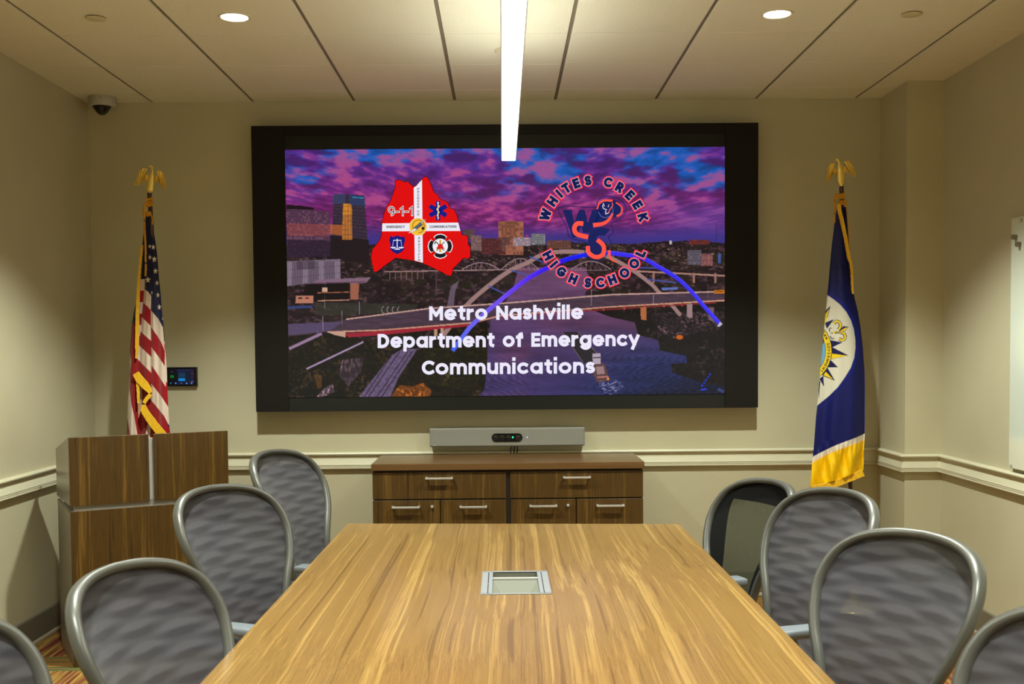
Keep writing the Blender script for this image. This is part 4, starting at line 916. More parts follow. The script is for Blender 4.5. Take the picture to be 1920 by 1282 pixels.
def foldU(T, Y_):
    x = T; q = np.clip((Y_-400)/300, 0, 1)
    return .018*np.cos((x-.66)*2*PI*1.6)*(.4+.6*q)+.012*np.cos((x-.1)*2*PI*3.1)*q+.004*np.sin(x*40+Y_*.02)*q
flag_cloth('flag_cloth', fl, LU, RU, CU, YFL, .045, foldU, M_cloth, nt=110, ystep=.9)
bm = bmesh.new()
ribbon(bm, [za(262, 1150), zb(312, 20), zb(290, 230), zb(272, 430), zb(260, 640), zb(252, 860), zb(250, 1040), zb(246, 1282), zc_(248, 110), zc_(236, 215)], [2, 3, 4, 4.6, 5, 5.6, 6, 6.2, 5, 2.5], YFL-.068, .012, .5, 10)
ribbon(bm, [zc_(232, 400), zc_(275, 470), zc_(345, 550), zc_(395, 610), zc_(418, 650)], [11, 14, 14, 10, 5], YFL-.070, .012, .8, 12)
ribbon(bm, [zc_(418, 672), zc_(375, 720), zc_(335, 780)], [7, 7, 6], YFL-.073, .012, .6, 12)
ribbon(bm, [zc_(330, 800), zc_(345, 880), zc_(425, 1000), zc_(500, 1100), zc_(560, 1175), zc_(640, 1300), zc_(700, 1420)], [6, 12, 14, 14, 15, 15, 14], YFL-.075, .012, .8, 12)
ribbon(bm, [zc_(248, 500), zc_(262, 620), zc_(265, 780)], [4, 5, 3], YFL-.062, .008, .6, 8)
put(finish('gold_fringe', bm, M_fringe), fl)
bm = bmesh.new()
def px_tube(bm, P, r, Yd, n=6, seg=8): tube(bm, catmull([onY(*p, Yd) for p in P], n), r, seg)
px_tube(bm, [za(330, 540), za(295, 600), za(288, 700), za(292, 900), za(302, 1100), za(308, 1282), zb(356, 130), zb(360, 260), zb(356, 390)], .0058, YFL-.072)
px_tube(bm, [za(350, 600), za(310, 590), za(285, 640), za(280, 740)], .007, YFL-.03)
for a_, b_ in (((320, 520), (395, 500)), ((300, 570), (400, 545)), ((310, 600), (405, 580))): px_tube(bm, [za(*a_), za((a_[0]+b_[0])/2, (a_[1]+b_[1])/2+16), za(*b_)], .0085, YFL-.028)
px_tube(bm, [za(330, 690), za(355, 700), za(385, 740), za(396, 800), za(393, 860)], .0045, YFL-.03)
for k in range(6): px_tube(bm, [za(312+k*12, 690), za(314+k*12, 755-abs(k-2)*6)], .004, YFL-.04, 2)
put(finish('gold_cord', bm, M_cord, smooth=60), fl)
FOOT = Vector((-1.93, 6.33, 0.06)); pole_and_base(fl, za(358, 440), FOOT, YFL)
za.s = 7.12; zd.s = 6.75
wl = ([(338, 205), (300, 190), (300, 160), (333, 118), (290, 105), (240, 125), (210, 175), (185, 250)], [(330, 262), (305, 268), (280, 268), (258, 272), (238, 300), (215, 322), (190, 328), (156, 334)])
wr = ([(432, 225), (460, 215), (470, 185), (452, 150), (485, 135), (520, 155), (550, 200), (565, 260)], [(438, 285), (462, 290), (485, 300), (505, 322), (520, 345), (540, 362), (555, 380), (577, 392)])
E1 = eagle(fl, za, wl, wr, [(362, 455, 20), (362, 425, 22), (368, 412, 44), (368, 385, 50), (370, 340, 50), (376, 280, 54), (385, 225, 52), (390, 185, 38), (392, 165, 20)], [(392, 190, .011), (400, 150, .0085), (398, 110, .008), (378, 88, .008), (355, 84, .0045), (336, 96, .0015)], None, YFL)
# --- blue city flag with yellow band
fn = thing('flag', 'dark blue flag with a white disc, starburst and yellow hem near the right corner', 'flag', (1.97, YFL, 0))
CN = Canvas(1515, 372, 1630, 935, .25); CN.A[:] = np.array((6, 14, 84))/255.
CN.poly([ze(222, 95), ze(300, 130), ze(380, 200), ze(450, 280), ze(505, 380), ze(538, 480), ze(548, 600), ze(538, 720), ze(505, 830), ze(440, 930), ze(350, 1040), ze(250, 1130), ze(115, 1260), ze(0, 1282), ze(0, 0)], (4, 20, 116))
CN.poly([ze(218, 122), ze(290, 170), ze(350, 220), ze(410, 290), ze(455, 370), ze(485, 460), ze(500, 560), ze(503, 650), ze(490, 750), ze(455, 850), ze(400, 940), ze(330, 1040), ze(240, 1130), ze(118, 1230), ze(0, 1282), ze(0, 0)], (196, 192, 176))
NB = (14, 16, 66); YL = (214, 184, 20)
for P in ([(252, 230), (180, 300), (180, 420), (225, 340)], [(288, 365), (195, 400), (215, 460)], [(372, 597), (240, 572), (240, 660)], [(432, 728), (260, 640), (240, 770)], [(326, 845), (240, 760), (200, 850)], [(296, 980), (210, 830), (170, 930)], [(186, 1040), (140, 960), (180, 930)], [(135, 1160), (128, 990), (150, 980)]): CN.poly([ze(*p) for p in P], NB)
for P in ([(238, 262), (195, 320), (190, 410), (205, 400)], [(425, 730), (262, 708), (246, 765)], [(280, 968), (205, 890), (180, 925)]): CN.poly([ze(*p) for p in P], YL)
C0 = ze(-60, 680)
def er(r, a0, a1, wd, c):  # elliptical arc of the seal
    CN.line([(C0[0]+r*math.cos(math.radians(a)), C0[1]+r*1.02*math.sin(math.radians(a))) for a in np.linspace(a0, a1, 40)], wd, c)
CN.disc(C0[0], C0[1], 61.5, NB, 1, 63); CN.disc(C0[0], C0[1], 60.3, YL, 1, 62); CN.disc(C0[0], C0[1], 50.0, NB, 1, 52); CN.disc(C0[0], C0[1], 49.2, (96, 150, 186), 1, 51)
for q, ch in enumerate('TAN GOVERNMENT'):
    a = math.radians(-36+q*5.9)
    if ch == ' ': continue
    P, w_ = text_strokes(ch, 5.6, 1.2, 0); cxx, cyy = C0[0]+55.6*math.cos(a), C0[1]+57.5*math.sin(a)
    for pl in P:
        pl = [(p[0]-w_/2, p[1]-2.8) for p in pl]; ro = a+PI/2
        CN.line([(cxx+u*math.cos(ro)+v*math.sin(ro), cyy+u*math.sin(ro)-v*math.cos(ro)) for u, v in pl], 1.2, (20, 18, 40))
def fleur(P, w_, c): CN.line([(p.x, p.y) for p in catmull([Vector((*ze(*q), 0)) for q in P], 8)], w_, c)
for w_, c, g in ((7.2, NB, 0), (4.4, YL, 1)):
    fleur([(285, 410), (310, 385), (345, 400), (350, 440), (330, 470)], w_*(.8 if g else .85), c); fleur([(335, 560), (375, 575), (400, 545), (385, 505), (350, 500)], w_*(.8 if g else .85), c)
CN.poly([ze(*p) for p in [(435, 440), (380, 435), (330, 490), (290, 488), (250, 505), (290, 510), (345, 505), (400, 480)]], NB); CN.poly([ze(*p) for p in [(428, 446), (395, 452), (335, 492), (292, 495), (345, 498), (395, 478)]], YL)
CN.disc(*ze(286, 500), 2.4, YL); fleur([(262, 455), (240, 460), (245, 490)], 1.6, NB); fleur([(290, 555), (262, 560), (250, 530)], 1.6, NB)
CN.poly([ze(168, 570), ze(186, 560), ze(184, 605), ze(170, 610)], (110, 30, 60))
CN.poly([zf_(150, 790), zf_(250, 735), zf_(400, 660), zf_(550, 600), zf_(700, 545), zf_(830, 485), zf_(860, 485), zf_(860, 1300), zf_(100, 1300)], (214, 204, 186))
CN.poly([zf_(145, 855), zf_(250, 795), zf_(400, 720), zf_(550, 665), zf_(700, 610), zf_(830, 555), zf_(860, 545), zf_(860, 1300), zf_(100, 1300)], (236, 190, 120))
CN.poly([zf_(145, 875), zf_(250, 815), zf_(400, 738), zf_(550, 682), zf_(700, 625), zf_(830, 572), zf_(860, 560), zf_(860, 1300), zf_(100, 1300)], (236, 188, 0))
CN.line([zf_(230, 170), zf_(330, 110), zf_(430, 20)], .8, (40, 60, 150), .7); CN.line([ze(330, 1100), ze(420, 1010)], .8, (40, 60, 150), .6)
LN = [zd(335, 660), zd(318, 760), zd(302, 860), zd(290, 960), zd(270, 1120), zd(255, 1282), (1553.5, 530), ze(222, 100), ze(190, 420), ze(150, 860), ze(135, 1060), ze(118, 1240), zf_(200, 300), zf_(178, 620), zf_(150, 900), zf_(132, 1100), zf_(130, 1250)]
RN = [zd(440, 630), zd(458, 760), zd(468, 900), zd(480, 1050), zd(500, 1282), (1599, 540), ze(490, 140), ze(525, 280), ze(550, 430), ze(575, 640), ze(592, 860), ze(598, 1100), zf_(822, 60), zf_(820, 450), zf_(808, 700), zf_(802, 960), zf_(802, 1260)]
def foldN(T, Y_):
    q = np.clip((Y_-560)/200, 0, 1)
    r = .020*np.cos((T-.62)*2*PI*1.1)*(.5+.5*q)+.010*np.cos((T-.35)*2*PI*2.2)*q
    h = np.clip((Y_-825)/25, 0, 1); return r+h*(.010*np.sin(T*19+Y_*.05)+.007*np.sin(T*31-Y_*.09))+.0035*np.sin(T*70)*np.exp(-((Y_-845+22*(T-.5))/12)**2)
HEM = [(0, 1130/6.75+740+2), (.25, 1128/6.75+740), (.5, 1085/6.75+740), (.75, 1018/6.75+740), (1, 955/6.75+740)]
LN[-1] = (LN[-1][0], 930); RN[-1] = (RN[-1][0], 930)
flag_cloth('flag_cloth', fn, LN, RN, CN, YFL, .045, foldN, M_satin, nt=110, ystep=.9, bot=HEM)
bm = bmesh.new()
ribbon(bm, [zf_(135, 1180), zf_(300, 1165), zf_(430, 1135), zf_(560, 1085), zf_(700, 1030), zf_(803, 985)], [10, 11, 11, 11, 11, 12], YFL-.05, .02, 1.2, 22)
put(finish('hem_fringe', bm, M_fringe), fn); bm = bmesh.new()
ribbon(bm, [zd(360, 620), zd(372, 720), zd(400, 830), zd(432, 980), zd(460, 1120), zd(485, 1282), (1597, 500), ze(475, 60), ze(482, 112)], [6, 6, 6, 5.5, 5.5, 5, 4, 2.5, 1.5], [YFL-.045]*4+[YFL-.05]*4, .014, .8, 12)
put(finish('gold_fringe', bm, M_fringe), fn)
bm = bmesh.new()
for a_, b_ in (((330, 505), (430, 492)), ((350, 525), (432, 515)), ((345, 545), (430, 540))): px_tube(bm, [zd(*a_), zd((a_[0]+b_[0])/2, (a_[1]+b_[1])/2+6), zd(*b_)], .0065, YFL-.026)
px_tube(bm, [zd(345, 500), zd(312, 510), zd(302, 560), zd(303, 700), zd(302, 860)], .0055, YFL-.03); px_tube(bm, [zd(350, 545), zd(325, 555), zd(315, 530)], .007, YFL-.03)
for k in range(12): px_tube(bm, [zd(345+k*9.5, 575+abs(k-6)*2), zd(345+k*9.8, 632-abs(k-5)*4+random.uniform(-4, 12))], .0042, YFL-.032-.004*(k % 2), 2)
px_tube(bm, [zd(440, 560), zd(455, 620), zd(462, 760), zd(476, 950), zd(486, 1100)], .003, YFL-.02)
put(finish('gold_cord', bm, M_cord, smooth=60), fn)
FOOT2 = onY(1594.5, 915, YFL); T2 = onY(*zd(388, 400), YFL); FOOT2 = T2+(FOOT2-T2)*((T2.z-.06)/(T2.z-FOOT2.z))
pole_and_base(fn, zd(388, 400), FOOT2, YFL)
wl = ([(330, 190), (300, 175), (280, 150), (308, 108), (280, 104), (240, 122), (215, 170), (205, 250)], [(328, 232), (300, 245), (280, 252), (262, 270), (250, 300), (232, 322), (215, 340), (192, 348)])
wr = ([(420, 160), (448, 140), (442, 115), (425, 88), (465, 72), (500, 92), (535, 140), (560, 200)], [(425, 215), (450, 216), (475, 214), (495, 222), (515, 238), (532, 258), (550, 270), (577, 275)])
eagle(fn, zd, wl, wr, [(387, 405, 26), (387, 372, 28), (387, 358, 42), (384, 330, 48), (380, 270, 52), (376, 200, 50), (372, 150, 40), (368, 118, 26), (364, 100, 16)], [(366, 120, .010), (356, 95, .0085), (345, 72, .008), (338, 58, .006), (322, 66, .004), (300, 74, .0015)], None, YFL)
# ---------------------------------------------------------------- credenza
YC0 = 6.135
cr = thing('credenza', 'low walnut credenza with six silver-handled drawer fronts under the video screen', 'cabinet', (.03, 6.4, 0))
def q7(x, y): return (680+x/3.5556, 790+y/3.5556)
def at7(x, y, Y=YC0): return onY(*q7(x, y), Y)
XA, XB = at7(66, 500).x, at7(1871, 500).x; ZT = .897
bm = bmesh.new(); box(bm, at7(58, 300).x, YC0-.015, ZT-.037, at7(1877, 300).x, 6.655, ZT, bev=.002); put(finish('cabinet_top', bm, M_ctop), cr)
bm = bmesh.new(); box(bm, XA+.003, YC0+.02, .08, XB-.003, 6.65, ZT-.037); box(bm, XA+.04, YC0+.07, 0, XB-.04, 6.6, .08); put(finish('carcass', bm, mat('cabinet_inside', (.02, .012, .006), .6)), cr)
def handle(x0, x1, y, par):
    A, B = at7(x0, y), at7(x1, y); bm = bmesh.new(); z = (A.z+B.z)/2
    box(bm, A.x, YC0-.034, z-.0055, B.x, YC0-.024, z+.0055, bev=.002)
    for x in (A.x+.005, B.x-.005): box(bm, x-.006, YC0-.031, z-.0055, x+.006, YC0+.001, z+.0055, bev=.0015)
    put(finish('handle', bm, M_nickel), par)
zt = (at7(500, 336).z+at7(1400, 330).z)/2; zm0 = (at7(500, 517).z+at7(1400, 508).z)/2; zm1 = (at7(500, 524).z+at7(1400, 515).z)/2
for (x0, x1, z0, z1_, hs, nm) in ((66, 957, zm0, zt, (420, 602, 376), 'drawer'), (983, 1871, zm0, zt, (1336, 1518, 370), 'drawer'), (66, 515, .09, zm1, (198, 382, 569), 'file_drawer'), (519, 957, .09, zm1, (648, 828, 566), 'file_drawer'), (985, 1421, .09, zm1, (1112, 1295, 560), 'file_drawer'), (1425, 1871, .09, zm1, (1558, 1742, 557), 'file_drawer')):
    bm = bmesh.new(); box(bm, at7(x0, 500).x+.0008, YC0, z0+.0008, at7(x1, 500).x-.0008, YC0+.02, z1_-.0008, bev=.001, seg=1)
    d = put(finish(nm, bm, M_dark), cr); handle(*hs, d)
    for lx in ((463, 568), (1369, 559)):
        if x0 < lx[0] < x1 and nm == 'file_drawer':
            p = at7(*lx); bm = bmesh.new(); lathe(bm, [(.009, 0), (.009, .006), (.0075, .014), (.006, .016)], seg=20, M=Matrix.Translation((p.x, YC0+.001, p.z)) @ Matrix.Rotation(PI/2, 4, 'X')); put(finish('lock', bm, M_nickel, smooth=40), d)
bm = bmesh.new(); box(bm, at7(957, 500).x, YC0+.012, .08, at7(984, 500).x, YC0+.03, zt, bev=0); put(finish('divider', bm, mat('dark_gap', (.012, .007, .004), .6)), cr)

# ---------------------------------------------------------------- lectern
LW, LD, LH = .771, .50, 1.127
lc = thing('lectern', 'wooden lectern with brushed metal sides standing in the left corner by the flag', 'lectern', (-2.103, 5.30, 0), math.radians(29))
def lp(name, bm, m, sm=None, par=None): return finish(name, bm, m, par or lc, sm)
bm = bmesh.new(); box(bm, 0, 0, .0, LW, .020, .767, bev=.001, seg=1); lp('lower_front_panel', bm, M_dark)
MYZ = lambda x: Matrix(((0, 0, 1, x), (1, 0, 0, 0), (0, 1, 0, 0), (0, 0, 0, 1)))
for x in (0, LW-.014):
    bm = bmesh.new(); prism(bm, [(.0205, .003), (LD-.02, .003), (LD-.02, .775), (.0205, .752)], MYZ(x), .014); lp('lower_side_panel', bm, M_steel)
    bm = bmesh.new(); prism(bm, [(.0205, .792), (LD, .792), (LD, 1.035), (.0205, LH)], MYZ(x-.001), .015); lp('upper_side_panel', bm, M_steel)
for x0, x1 in ((0, .3735), (.3985, LW)):
    bm = bmesh.new(); box(bm, x0, 0, .792, x1, .020, LH, bev=.001, seg=1); lp('upper_front_panel', bm, M_dark)
bm = bmesh.new(); box(bm, .368, .0205, .767, .404, .034, LH-.02, bev=.002); box(bm, .018, .0205, .752, LW-.018, .034, .80, bev=.001, seg=1); lp('metal_strip', bm, M_alu)
bm = bmesh.new(); prism(bm, [(.036, 1.085), (LD-.004, 1.008), (LD-.004, .990), (.036, 1.066)], MYZ(.016), LW-.032); lp('reading_desk', bm, M_dark)
bm = bmesh.new(); box(bm, .016, .05, .74, LW-.016, LD-.03, .758); lp('shelf', bm, M_dark)

# ---------------------------------------------------------------- conference table
tb = thing('conference_table', 'long light walnut conference table reaching toward the video screen', 'table', (.03, 3.0, 0))
TZ = .74; hx0, hx1, hy0, hy1 = -.074, .151, 3.548, 3.908
A, B = Vector((-.722, 5.03)), Vector((.797, 4.93)); C_, D_ = Vector((.783, .9)), Vector((-.752, .9))
def edgex(y, l):
    return (A.x+(D_.x-A.x)*(5.03-y)/(5.03-.9)) if l else (B.x+(C_.x-B.x)*(4.93-y)/(4.93-.9))
bm = bmesh.new(); th = .032
outer = [Vector((D_.x, .9)), Vector((C_.x, .9)), Vector((edgex(hy0, 0), hy0)), Vector((edgex(hy1, 0), hy1)), B, A, Vector((edgex(hy1, 1), hy1)), Vector((edgex(hy0, 1), hy0))]
def T(v, z=TZ): return bm.verts.new((v[0], v[1], z))
def ringf(z, flip):
    o = [T(v, z) for v in outer]; h = [T(v, z) for v in ((hx0, hy0), (hx1, hy0), (hx1, hy1), (hx0, hy1))]
    F = [(o[0], o[1], o[2], h[1], h[0], o[7]), (o[2], o[3], h[2], h[1]), (o[3], o[4], o[5], o[6], h[3], h[2]), (o[6], o[7], h[0], h[3])]
    for f in F: bm.faces.new(f[::-1] if flip else f)
    return o, h
o1, h1 = ringf(TZ, False); o2, h2 = ringf(TZ-th, True)
for a, b in ((o1, o2), (h1, h2)):
    for k in range(len(a)): bm.faces.new((a[k], b[k], b[(k+1) % len(a)], a[(k+1) % len(a)]))
top = put(finish('tabletop', bm, M_table), tb)
for y in (1.7, 4.2):
    bm = bmesh.new(); box(bm, -.33, y-.35, .0, .39, y-.32, TZ-th); box(bm, -.33, y+.32, .0, .39, y+.35, TZ-th); box(bm, -.28, y-.33, .02, -.25, y+.33, TZ-th); box(bm, .31, y-.33, .02, .34, y+.33, TZ-th)
    put(finish('pedestal', bm, M_dark), tb)
# power hatch
M_hat = mat('hatch_aluminium', rgb(112, 115, 118), .45)
hb = bpy.data.objects.new('power_hatch', None)
bm = bmesh.new(); e = .006
ix0, ix1 = hx0+.034, hx1-.034
box(bm, hx0-.004, hy0-.003, TZ, hx1+.004, hy0+.008, TZ+.003, bev=.0008, seg=1); box(bm, hx0-.004, hy1-.010, TZ, hx1+.004, hy1+.003, TZ+.003, bev=.0008, seg=1)
for s, a, b in ((0, hx0-.004, hx0+.018), (0, hx0+.0205, ix0), (1, hx1-.018, hx1+.004), (1, ix1, hx1-.0205)): box(bm, a, hy0+.002, TZ, b, hy1-.004, TZ+.003, bev=.0006, seg=1)
hf = put(finish('power_hatch', bm, M_hat), tb)
bm = bmesh.new()
def quad(*P): return bm.faces.new([bm.verts.new(p) for p in P])
ya, yb_, wz = hy0+.008, hy1-.115, TZ-.002
quad((ix0, yb_, wz), (ix1, yb_, wz), (ix1-.050, ya, TZ-.030), (ix0+.050, ya, TZ-.030))
quad((ix0, yb_, wz), (ix0+.050, ya, TZ-.030), (ix0, ya, wz)); quad((ix1, yb_, wz), (ix1, ya, wz), (ix1-.050, ya, TZ-.030)); quad((ix0, ya, wz), (ix0+.050, ya, TZ-.030), (ix1-.050, ya, TZ-.030), (ix1, ya, wz))
quad((ix0, hy1-.01, wz), (ix1, hy1-.01, wz), (ix1, hy1-.01, TZ-.031), (ix0, hy1-.01, TZ-.031)); quad((ix0, yb_, TZ-.030), (ix1, yb_, TZ-.030), (ix1, hy1-.01, TZ-.030), (ix0, hy1-.01, TZ-.030))
quad((ix0, yb_, wz), (ix0, yb_, TZ-.031), (ix0, hy1-.01, TZ-.031), (ix0, hy1-.01, wz)); quad((ix1, yb_, wz), (ix1, hy1-.01, wz), (ix1, hy1-.01, TZ-.031), (ix1, yb_, TZ-.031))
hw = finish('hatch_well', bm, mat('hatch_inside', rgb(98, 100, 90), .45), hf)
bm = bmesh.new(); box(bm, ix0, hy1-.125, TZ-.004, ix1, hy1-.108, TZ+.004, bev=.002); finish('cross_bar', bm, mat('bright_bar', rgb(150, 150, 142), .4), hf)
bm = bmesh.new(); box(bm, ix0+.008, hy0+.012, TZ-.02, ix0+.016, hy0+.035, TZ-.006, bev=.001, seg=1); finish('blue_port', bm, mat('blue_port', rgb(40, 100, 170), .4), hf)

# ---------------------------------------------------------------- office chairs
M_rim = mat('graphite_frame', rgb(76, 76, 71), .36, metal=.2)
M_rimd = mat('dark_graphite', rgb(70, 70, 68), .45)
M_arm = mat('arm_pad_grey', rgb(92, 98, 104), .38)
def meshmat(name, light, dark, alpha, ribs=False):
    m = mat(name, light, .75, spec=.25, sheen=.1); t = NT(m)
    uv = t.n('ShaderNodeUVMap'); uv.uv_map = 'UVMap'; s = t.sep(uv.outputs[0]); u, v = s[0], s[1]
    cell = t.math('MULTIPLY', t.math('SINE', t.math('MULTIPLY', u, 1250.0)), t.math('SINE', t.math('MULTIPLY', v, 1250.0)))
    nz = t.noise(t.coord((9, 9, 9)), 1, 2)
    w_ = t.n('ShaderNodeUVMap'); w_.uv_map = 'norm'; s2 = t.sep(w_.outputs[0]); un, vn = s2[0], s2[1]
    if not ribs:
        ph = t.math('ADD', t.math('MULTIPLY', vn, 2*PI*11.5), t.math('MULTIPLY', nz, 2.4))
        a = t.math('MULTIPLY', t.math('SINE', ph), t.math('COSINE', t.math('MULTIPLY', un, 2*PI*.95)))
        b = t.math('MULTIPLY', t.math('SINE', t.math('MULTIPLY', ph, 2.0)), .35)
        f = t.math('ADD', t.math('ADD', a, b), t.math('MULTIPLY', cell, .16))
        col = t.ramp(t.math('MULTIPLY_ADD', f, .5, .5), [(.18, dark), (.50, tuple((x+y)/2 for x, y in zip(light, dark))), (.80, light)])
        t.l(col, t.b.inputs['Base Color']); t.b.inputs['Alpha'].default_value = alpha
    else:
        rb = t.math('SINE', t.math('MULTIPLY', u, 900.0)); col = t.ramp(t.math('MULTIPLY_ADD', rb, .5, .5), [(.3, dark), (.7, light)])
        t.b.inputs['Sheen Weight'].default_value = 0; t.b.inputs['Specular IOR Level'].default_value = .05; ab = t.math('ABSOLUTE', un); edge = t.math('ADD', t.math('GREATER_THAN', ab, t.math('MULTIPLY_ADD', t.math('COSINE', t.math('MULTIPLY', vn, 6.5)), .10, .70)), t.math('GREATER_THAN', vn, .86))
        edge = t.math('MINIMUM', t.math('ADD', edge, t.math('LESS_THAN', vn, .12)), 1.0)
        t.l(t.mix(edge, col, (.006, .006, .006)), t.b.inputs['Base Color']); t.l(t.math('MULTIPLY_ADD', edge, .32, alpha), t.b.inputs['Alpha'])  # near-black border: the frame's shadow painted into the mesh colour
    return m
M_mesh = meshmat('woven_mesh', rgb(62, 61, 67), rgb(36, 35, 41), .95)
M_meshr = meshmat('ribbed_mesh', rgb(70, 70, 54), rgb(30, 30, 24), .92, True)
HB = [(0.0, .0), (.085, .004), (.130, .030), (.150, .08), (.160, .13), (.172, .21), (.200, .29), (.234, .36), (.257, .425), (.268, .48), (.262, .535), (.236, .583), (.182, .618), (.098, .636), (0, .641)]
HBH = .641; ZB0 = .412
def backpt(s, h):
    """s across, h height up the back from its foot"""
    y = -.19-.38*h+.040*math.sin(min(h/HBH, 1)*PI)**2*1.0+.065*(s/.27)**2*(.35+.65*h/HBH)
    return Vector((s, y, ZB0+h))
def make_chair(name, label, meshm, z=0):
    c = thing(name, label, 'chair', group='mesh office chairs around the conference table')
    right = catmull([(a, b, 0) for a, b in HB], 5); full = right+[Vector((-p.x, p.y, 0)) for p in right[-2:0:-1]]
    P = [backpt(p.x, p.y) for p in full]; n = len(P)
    # rim: rounded flat profile following the loop, thicker at the sides
    bm = bmesh.new(); cen = backpt(0, .33); rings = []
    for i in range(n):
        tdir = (P[(i+1) % n]-P[i-1]).normalized(); nrm = Vector((0, -1, .15)).normalized(); out = tdir.cross(nrm).normalized()
        if out.dot(P[i]-cen) < 0: out = -out
        nb = out.cross(tdir).normalized()
        if nb.y > 0: nb = -nb
        ww = .0145; dd = .013+.006*min(1, abs(P[i].x)/.2)
        prof = [(-.9, .0), (-.8, .55), (-.55, .72), (-.42, .50), (-.25, .82), (.1, 1.0), (.55, .9), (.9, .45), (1.0, -.1), (.75, -.75), (.2, -1.0), (-.5, -.8)]
        rings.append([bm.verts.new(P[i]+out*ww*a+nb*dd*b) for a, b in prof])
    for i in range(n):
        a, b = rings[i], rings[(i+1) % n]
        for k in range(12): bm.faces.new((a[k], a[(k+1) % 12], b[(k+1) % 12], b[k]))
    finish('back_frame', bm, M_rim, c, 60)
    # woven panel
    bm = bmesh.new(); uvl = bm.loops.layers.uv.new('UVMap'); uvn = bm.loops.layers.uv.new('norm'); NH, NS = 30, 20; g = []
    hh = [(p.y, p.x) for p in right]
    for j in range(NH+1):
        h = .004+(HBH-.006)*(1-math.cos(PI*j/NH))/2; w_ = float(np.interp(h, [a for a, b in hh], [b for a, b in hh])); row = []
        for i in range(NS+1):
            u = -1+2*i/NS; p = backpt(u*w_*.985, h); p.y += -.012*(1-u*u)*math.sin(PI*h/HBH)-.002; row.append((bm.verts.new(p), u, h, u*w_))
        g.append(row)
    for j in range(NH):
        for i in range(NS):
            q = (g[j][i], g[j][i+1], g[j+1][i+1], g[j+1][i]); f = bm.faces.new([a[0] for a in q])
            for lp_, a in zip(f.loops, q): lp_[uvl].uv = (a[3]+.3, a[2]); lp_[uvn].uv = (a[1], a[2]/HBH)
    finish('back_mesh', bm, meshm, c, 180, recalc=False)
    # spine and yoke behind the back
    bm = bmesh.new(); tube(bm, catmull([(0, -.08, .385), (0, -.16, .385), (0, -.225, .41), (0, -.252, .455)], 6), .017, 12, rad2=.012)
    for s in (-1, 1): tube(bm, catmull([(0, -.252, .455), (s*.06, -.245, .50), (s*.12, -.225, .535), (s*.165, -.200, .555)], 6), [.012]*18+[.009], 10)
    finish('back_support', bm, M_rimd, c, 60)
    # seat: frame ring + woven panel
    def seatpt(a, k=1.0):
        x = .255*k*(abs(math.cos(a))**.75)*(1 if math.cos(a) > 0 else -1); y = .235*k*(abs(math.sin(a))**.75)*(1 if math.sin(a) > 0 else -1)
        z = .450-.030*max(0, (y-.12)/.12)**1.5+.018*(abs(x)/.25)**2+.012*max(0, (-y-.15)/.1); return Vector((x*(1+.06*y), y, z))
    bm = bmesh.new(); tube(bm, [seatpt(2*PI*k/48) for k in range(48)], .016, 10, closed=True, rad2=.020); finish('seat_frame', bm, M_rimd, c, 60)
    bm = bmesh.new(); uvl = bm.loops.layers.uv.new('UVMap'); uvn = bm.loops.layers.uv.new('norm'); rg = []
    for j in range(9):
        k = 1-j/9.0
        rg.append([bm.verts.new(seatpt(2*PI*i/48, k)*1 - Vector((0, 0, .012*(1-k*k)))) for i in range(48)])
    ce = bm.verts.new((0, 0, .436))
    for a, b in zip(rg, rg[1:]):
        for i in range(48): bm.faces.new((a[i], a[(i+1) % 48], b[(i+1) % 48], b[i]))
    for i in range(48): bm.faces.new((rg[-1][i], rg[-1][(i+1) % 48], ce))
    for f in bm.faces:
        for lp_ in f.loops: lp_[uvl].uv = (lp_.vert.co.x+.3, lp_.vert.co.y); lp_[uvn].uv = (lp_.vert.co.x/.25, lp_.vert.co.y/.5+.5)
    finish('seat_mesh', bm, M_mesh, c, 180)
    for s in (-1, 1):
        bm = bmesh.new(); tube(bm, catmull([(s*.12, -.06, .40), (s*.24, -.06, .41), (s*.285, -.04, .47), (s*.296, -.01, .57), (s*.298, .01, .63), (s*.295, .03, .650)], 6), .014, 10, rad2=.020); finish('arm_support', bm, M_rimd, c, 60)
        bm = bmesh.new(); box(bm, s*.298-.046, -.10, .650, s*.298+.046, .155, .680, bev=.0145, seg=4)
        for v in bm.verts:
            k = (v.co.y+.10)/.255; v.co.x = s*.298+(v.co.x-s*.298)*(.80+.35*k-.25*k*k)-s*.02*k*k
        finish('arm_pad', bm, M_arm, c, 50)
    bm = bmesh.new(); box(bm, -.10, -.14, .375, .10, .10, .425, bev=.015); lathe(bm, [(.028, .20), (.028, .375)], seg=20); finish('tilt_mechanism', bm, M_rimd, c, 40)
    bm = bmesh.new(); lathe(bm, [(.034, .075), (.040, .09), (.038, .14), (.032, .20), (.02, .25)], seg=24)
    for k in range(5):
        a = 2*PI*k/5+.3; d = Vector((math.cos(a), math.sin(a), 0)); tube(bm, [d*.02+Vector((0, 0, .115)), d*.17+Vector((0, 0, .105)), d*.31+Vector((0, 0, .078))], [.024, .019, .014], 10, rad2=[.022, .016, .011])
    base = finish('base', bm, M_rim, c, 50)
    for k in range(5):
        a = 2*PI*k/5+.3; d = Vector((math.cos(a), math.sin(a), 0))*.31; q = Vector((-math.sin(a), math.cos(a), 0)); bm = bmesh.new()
        for s in (-1, 1):
            M = Matrix.Translation(d+q*s*.014+Vector((0, 0, .029))) @ Matrix((( math.cos(a), 0, -math.sin(a), 0), (math.sin(a), 0, math.cos(a), 0), (0, 1, 0, 0), (0, 0, 0, 1)))
            lathe(bm, [(.010, -.010), (.026, -.010), (.029, -.006), (.029, .006), (.026, .010), (.010, .010)], seg=20, M=M)
        tube(bm, [d+Vector((0, 0, .03)), d+Vector((0, 0, .075))], .006, 8); finish('caster', bm, M_black, base, 40)
    return c
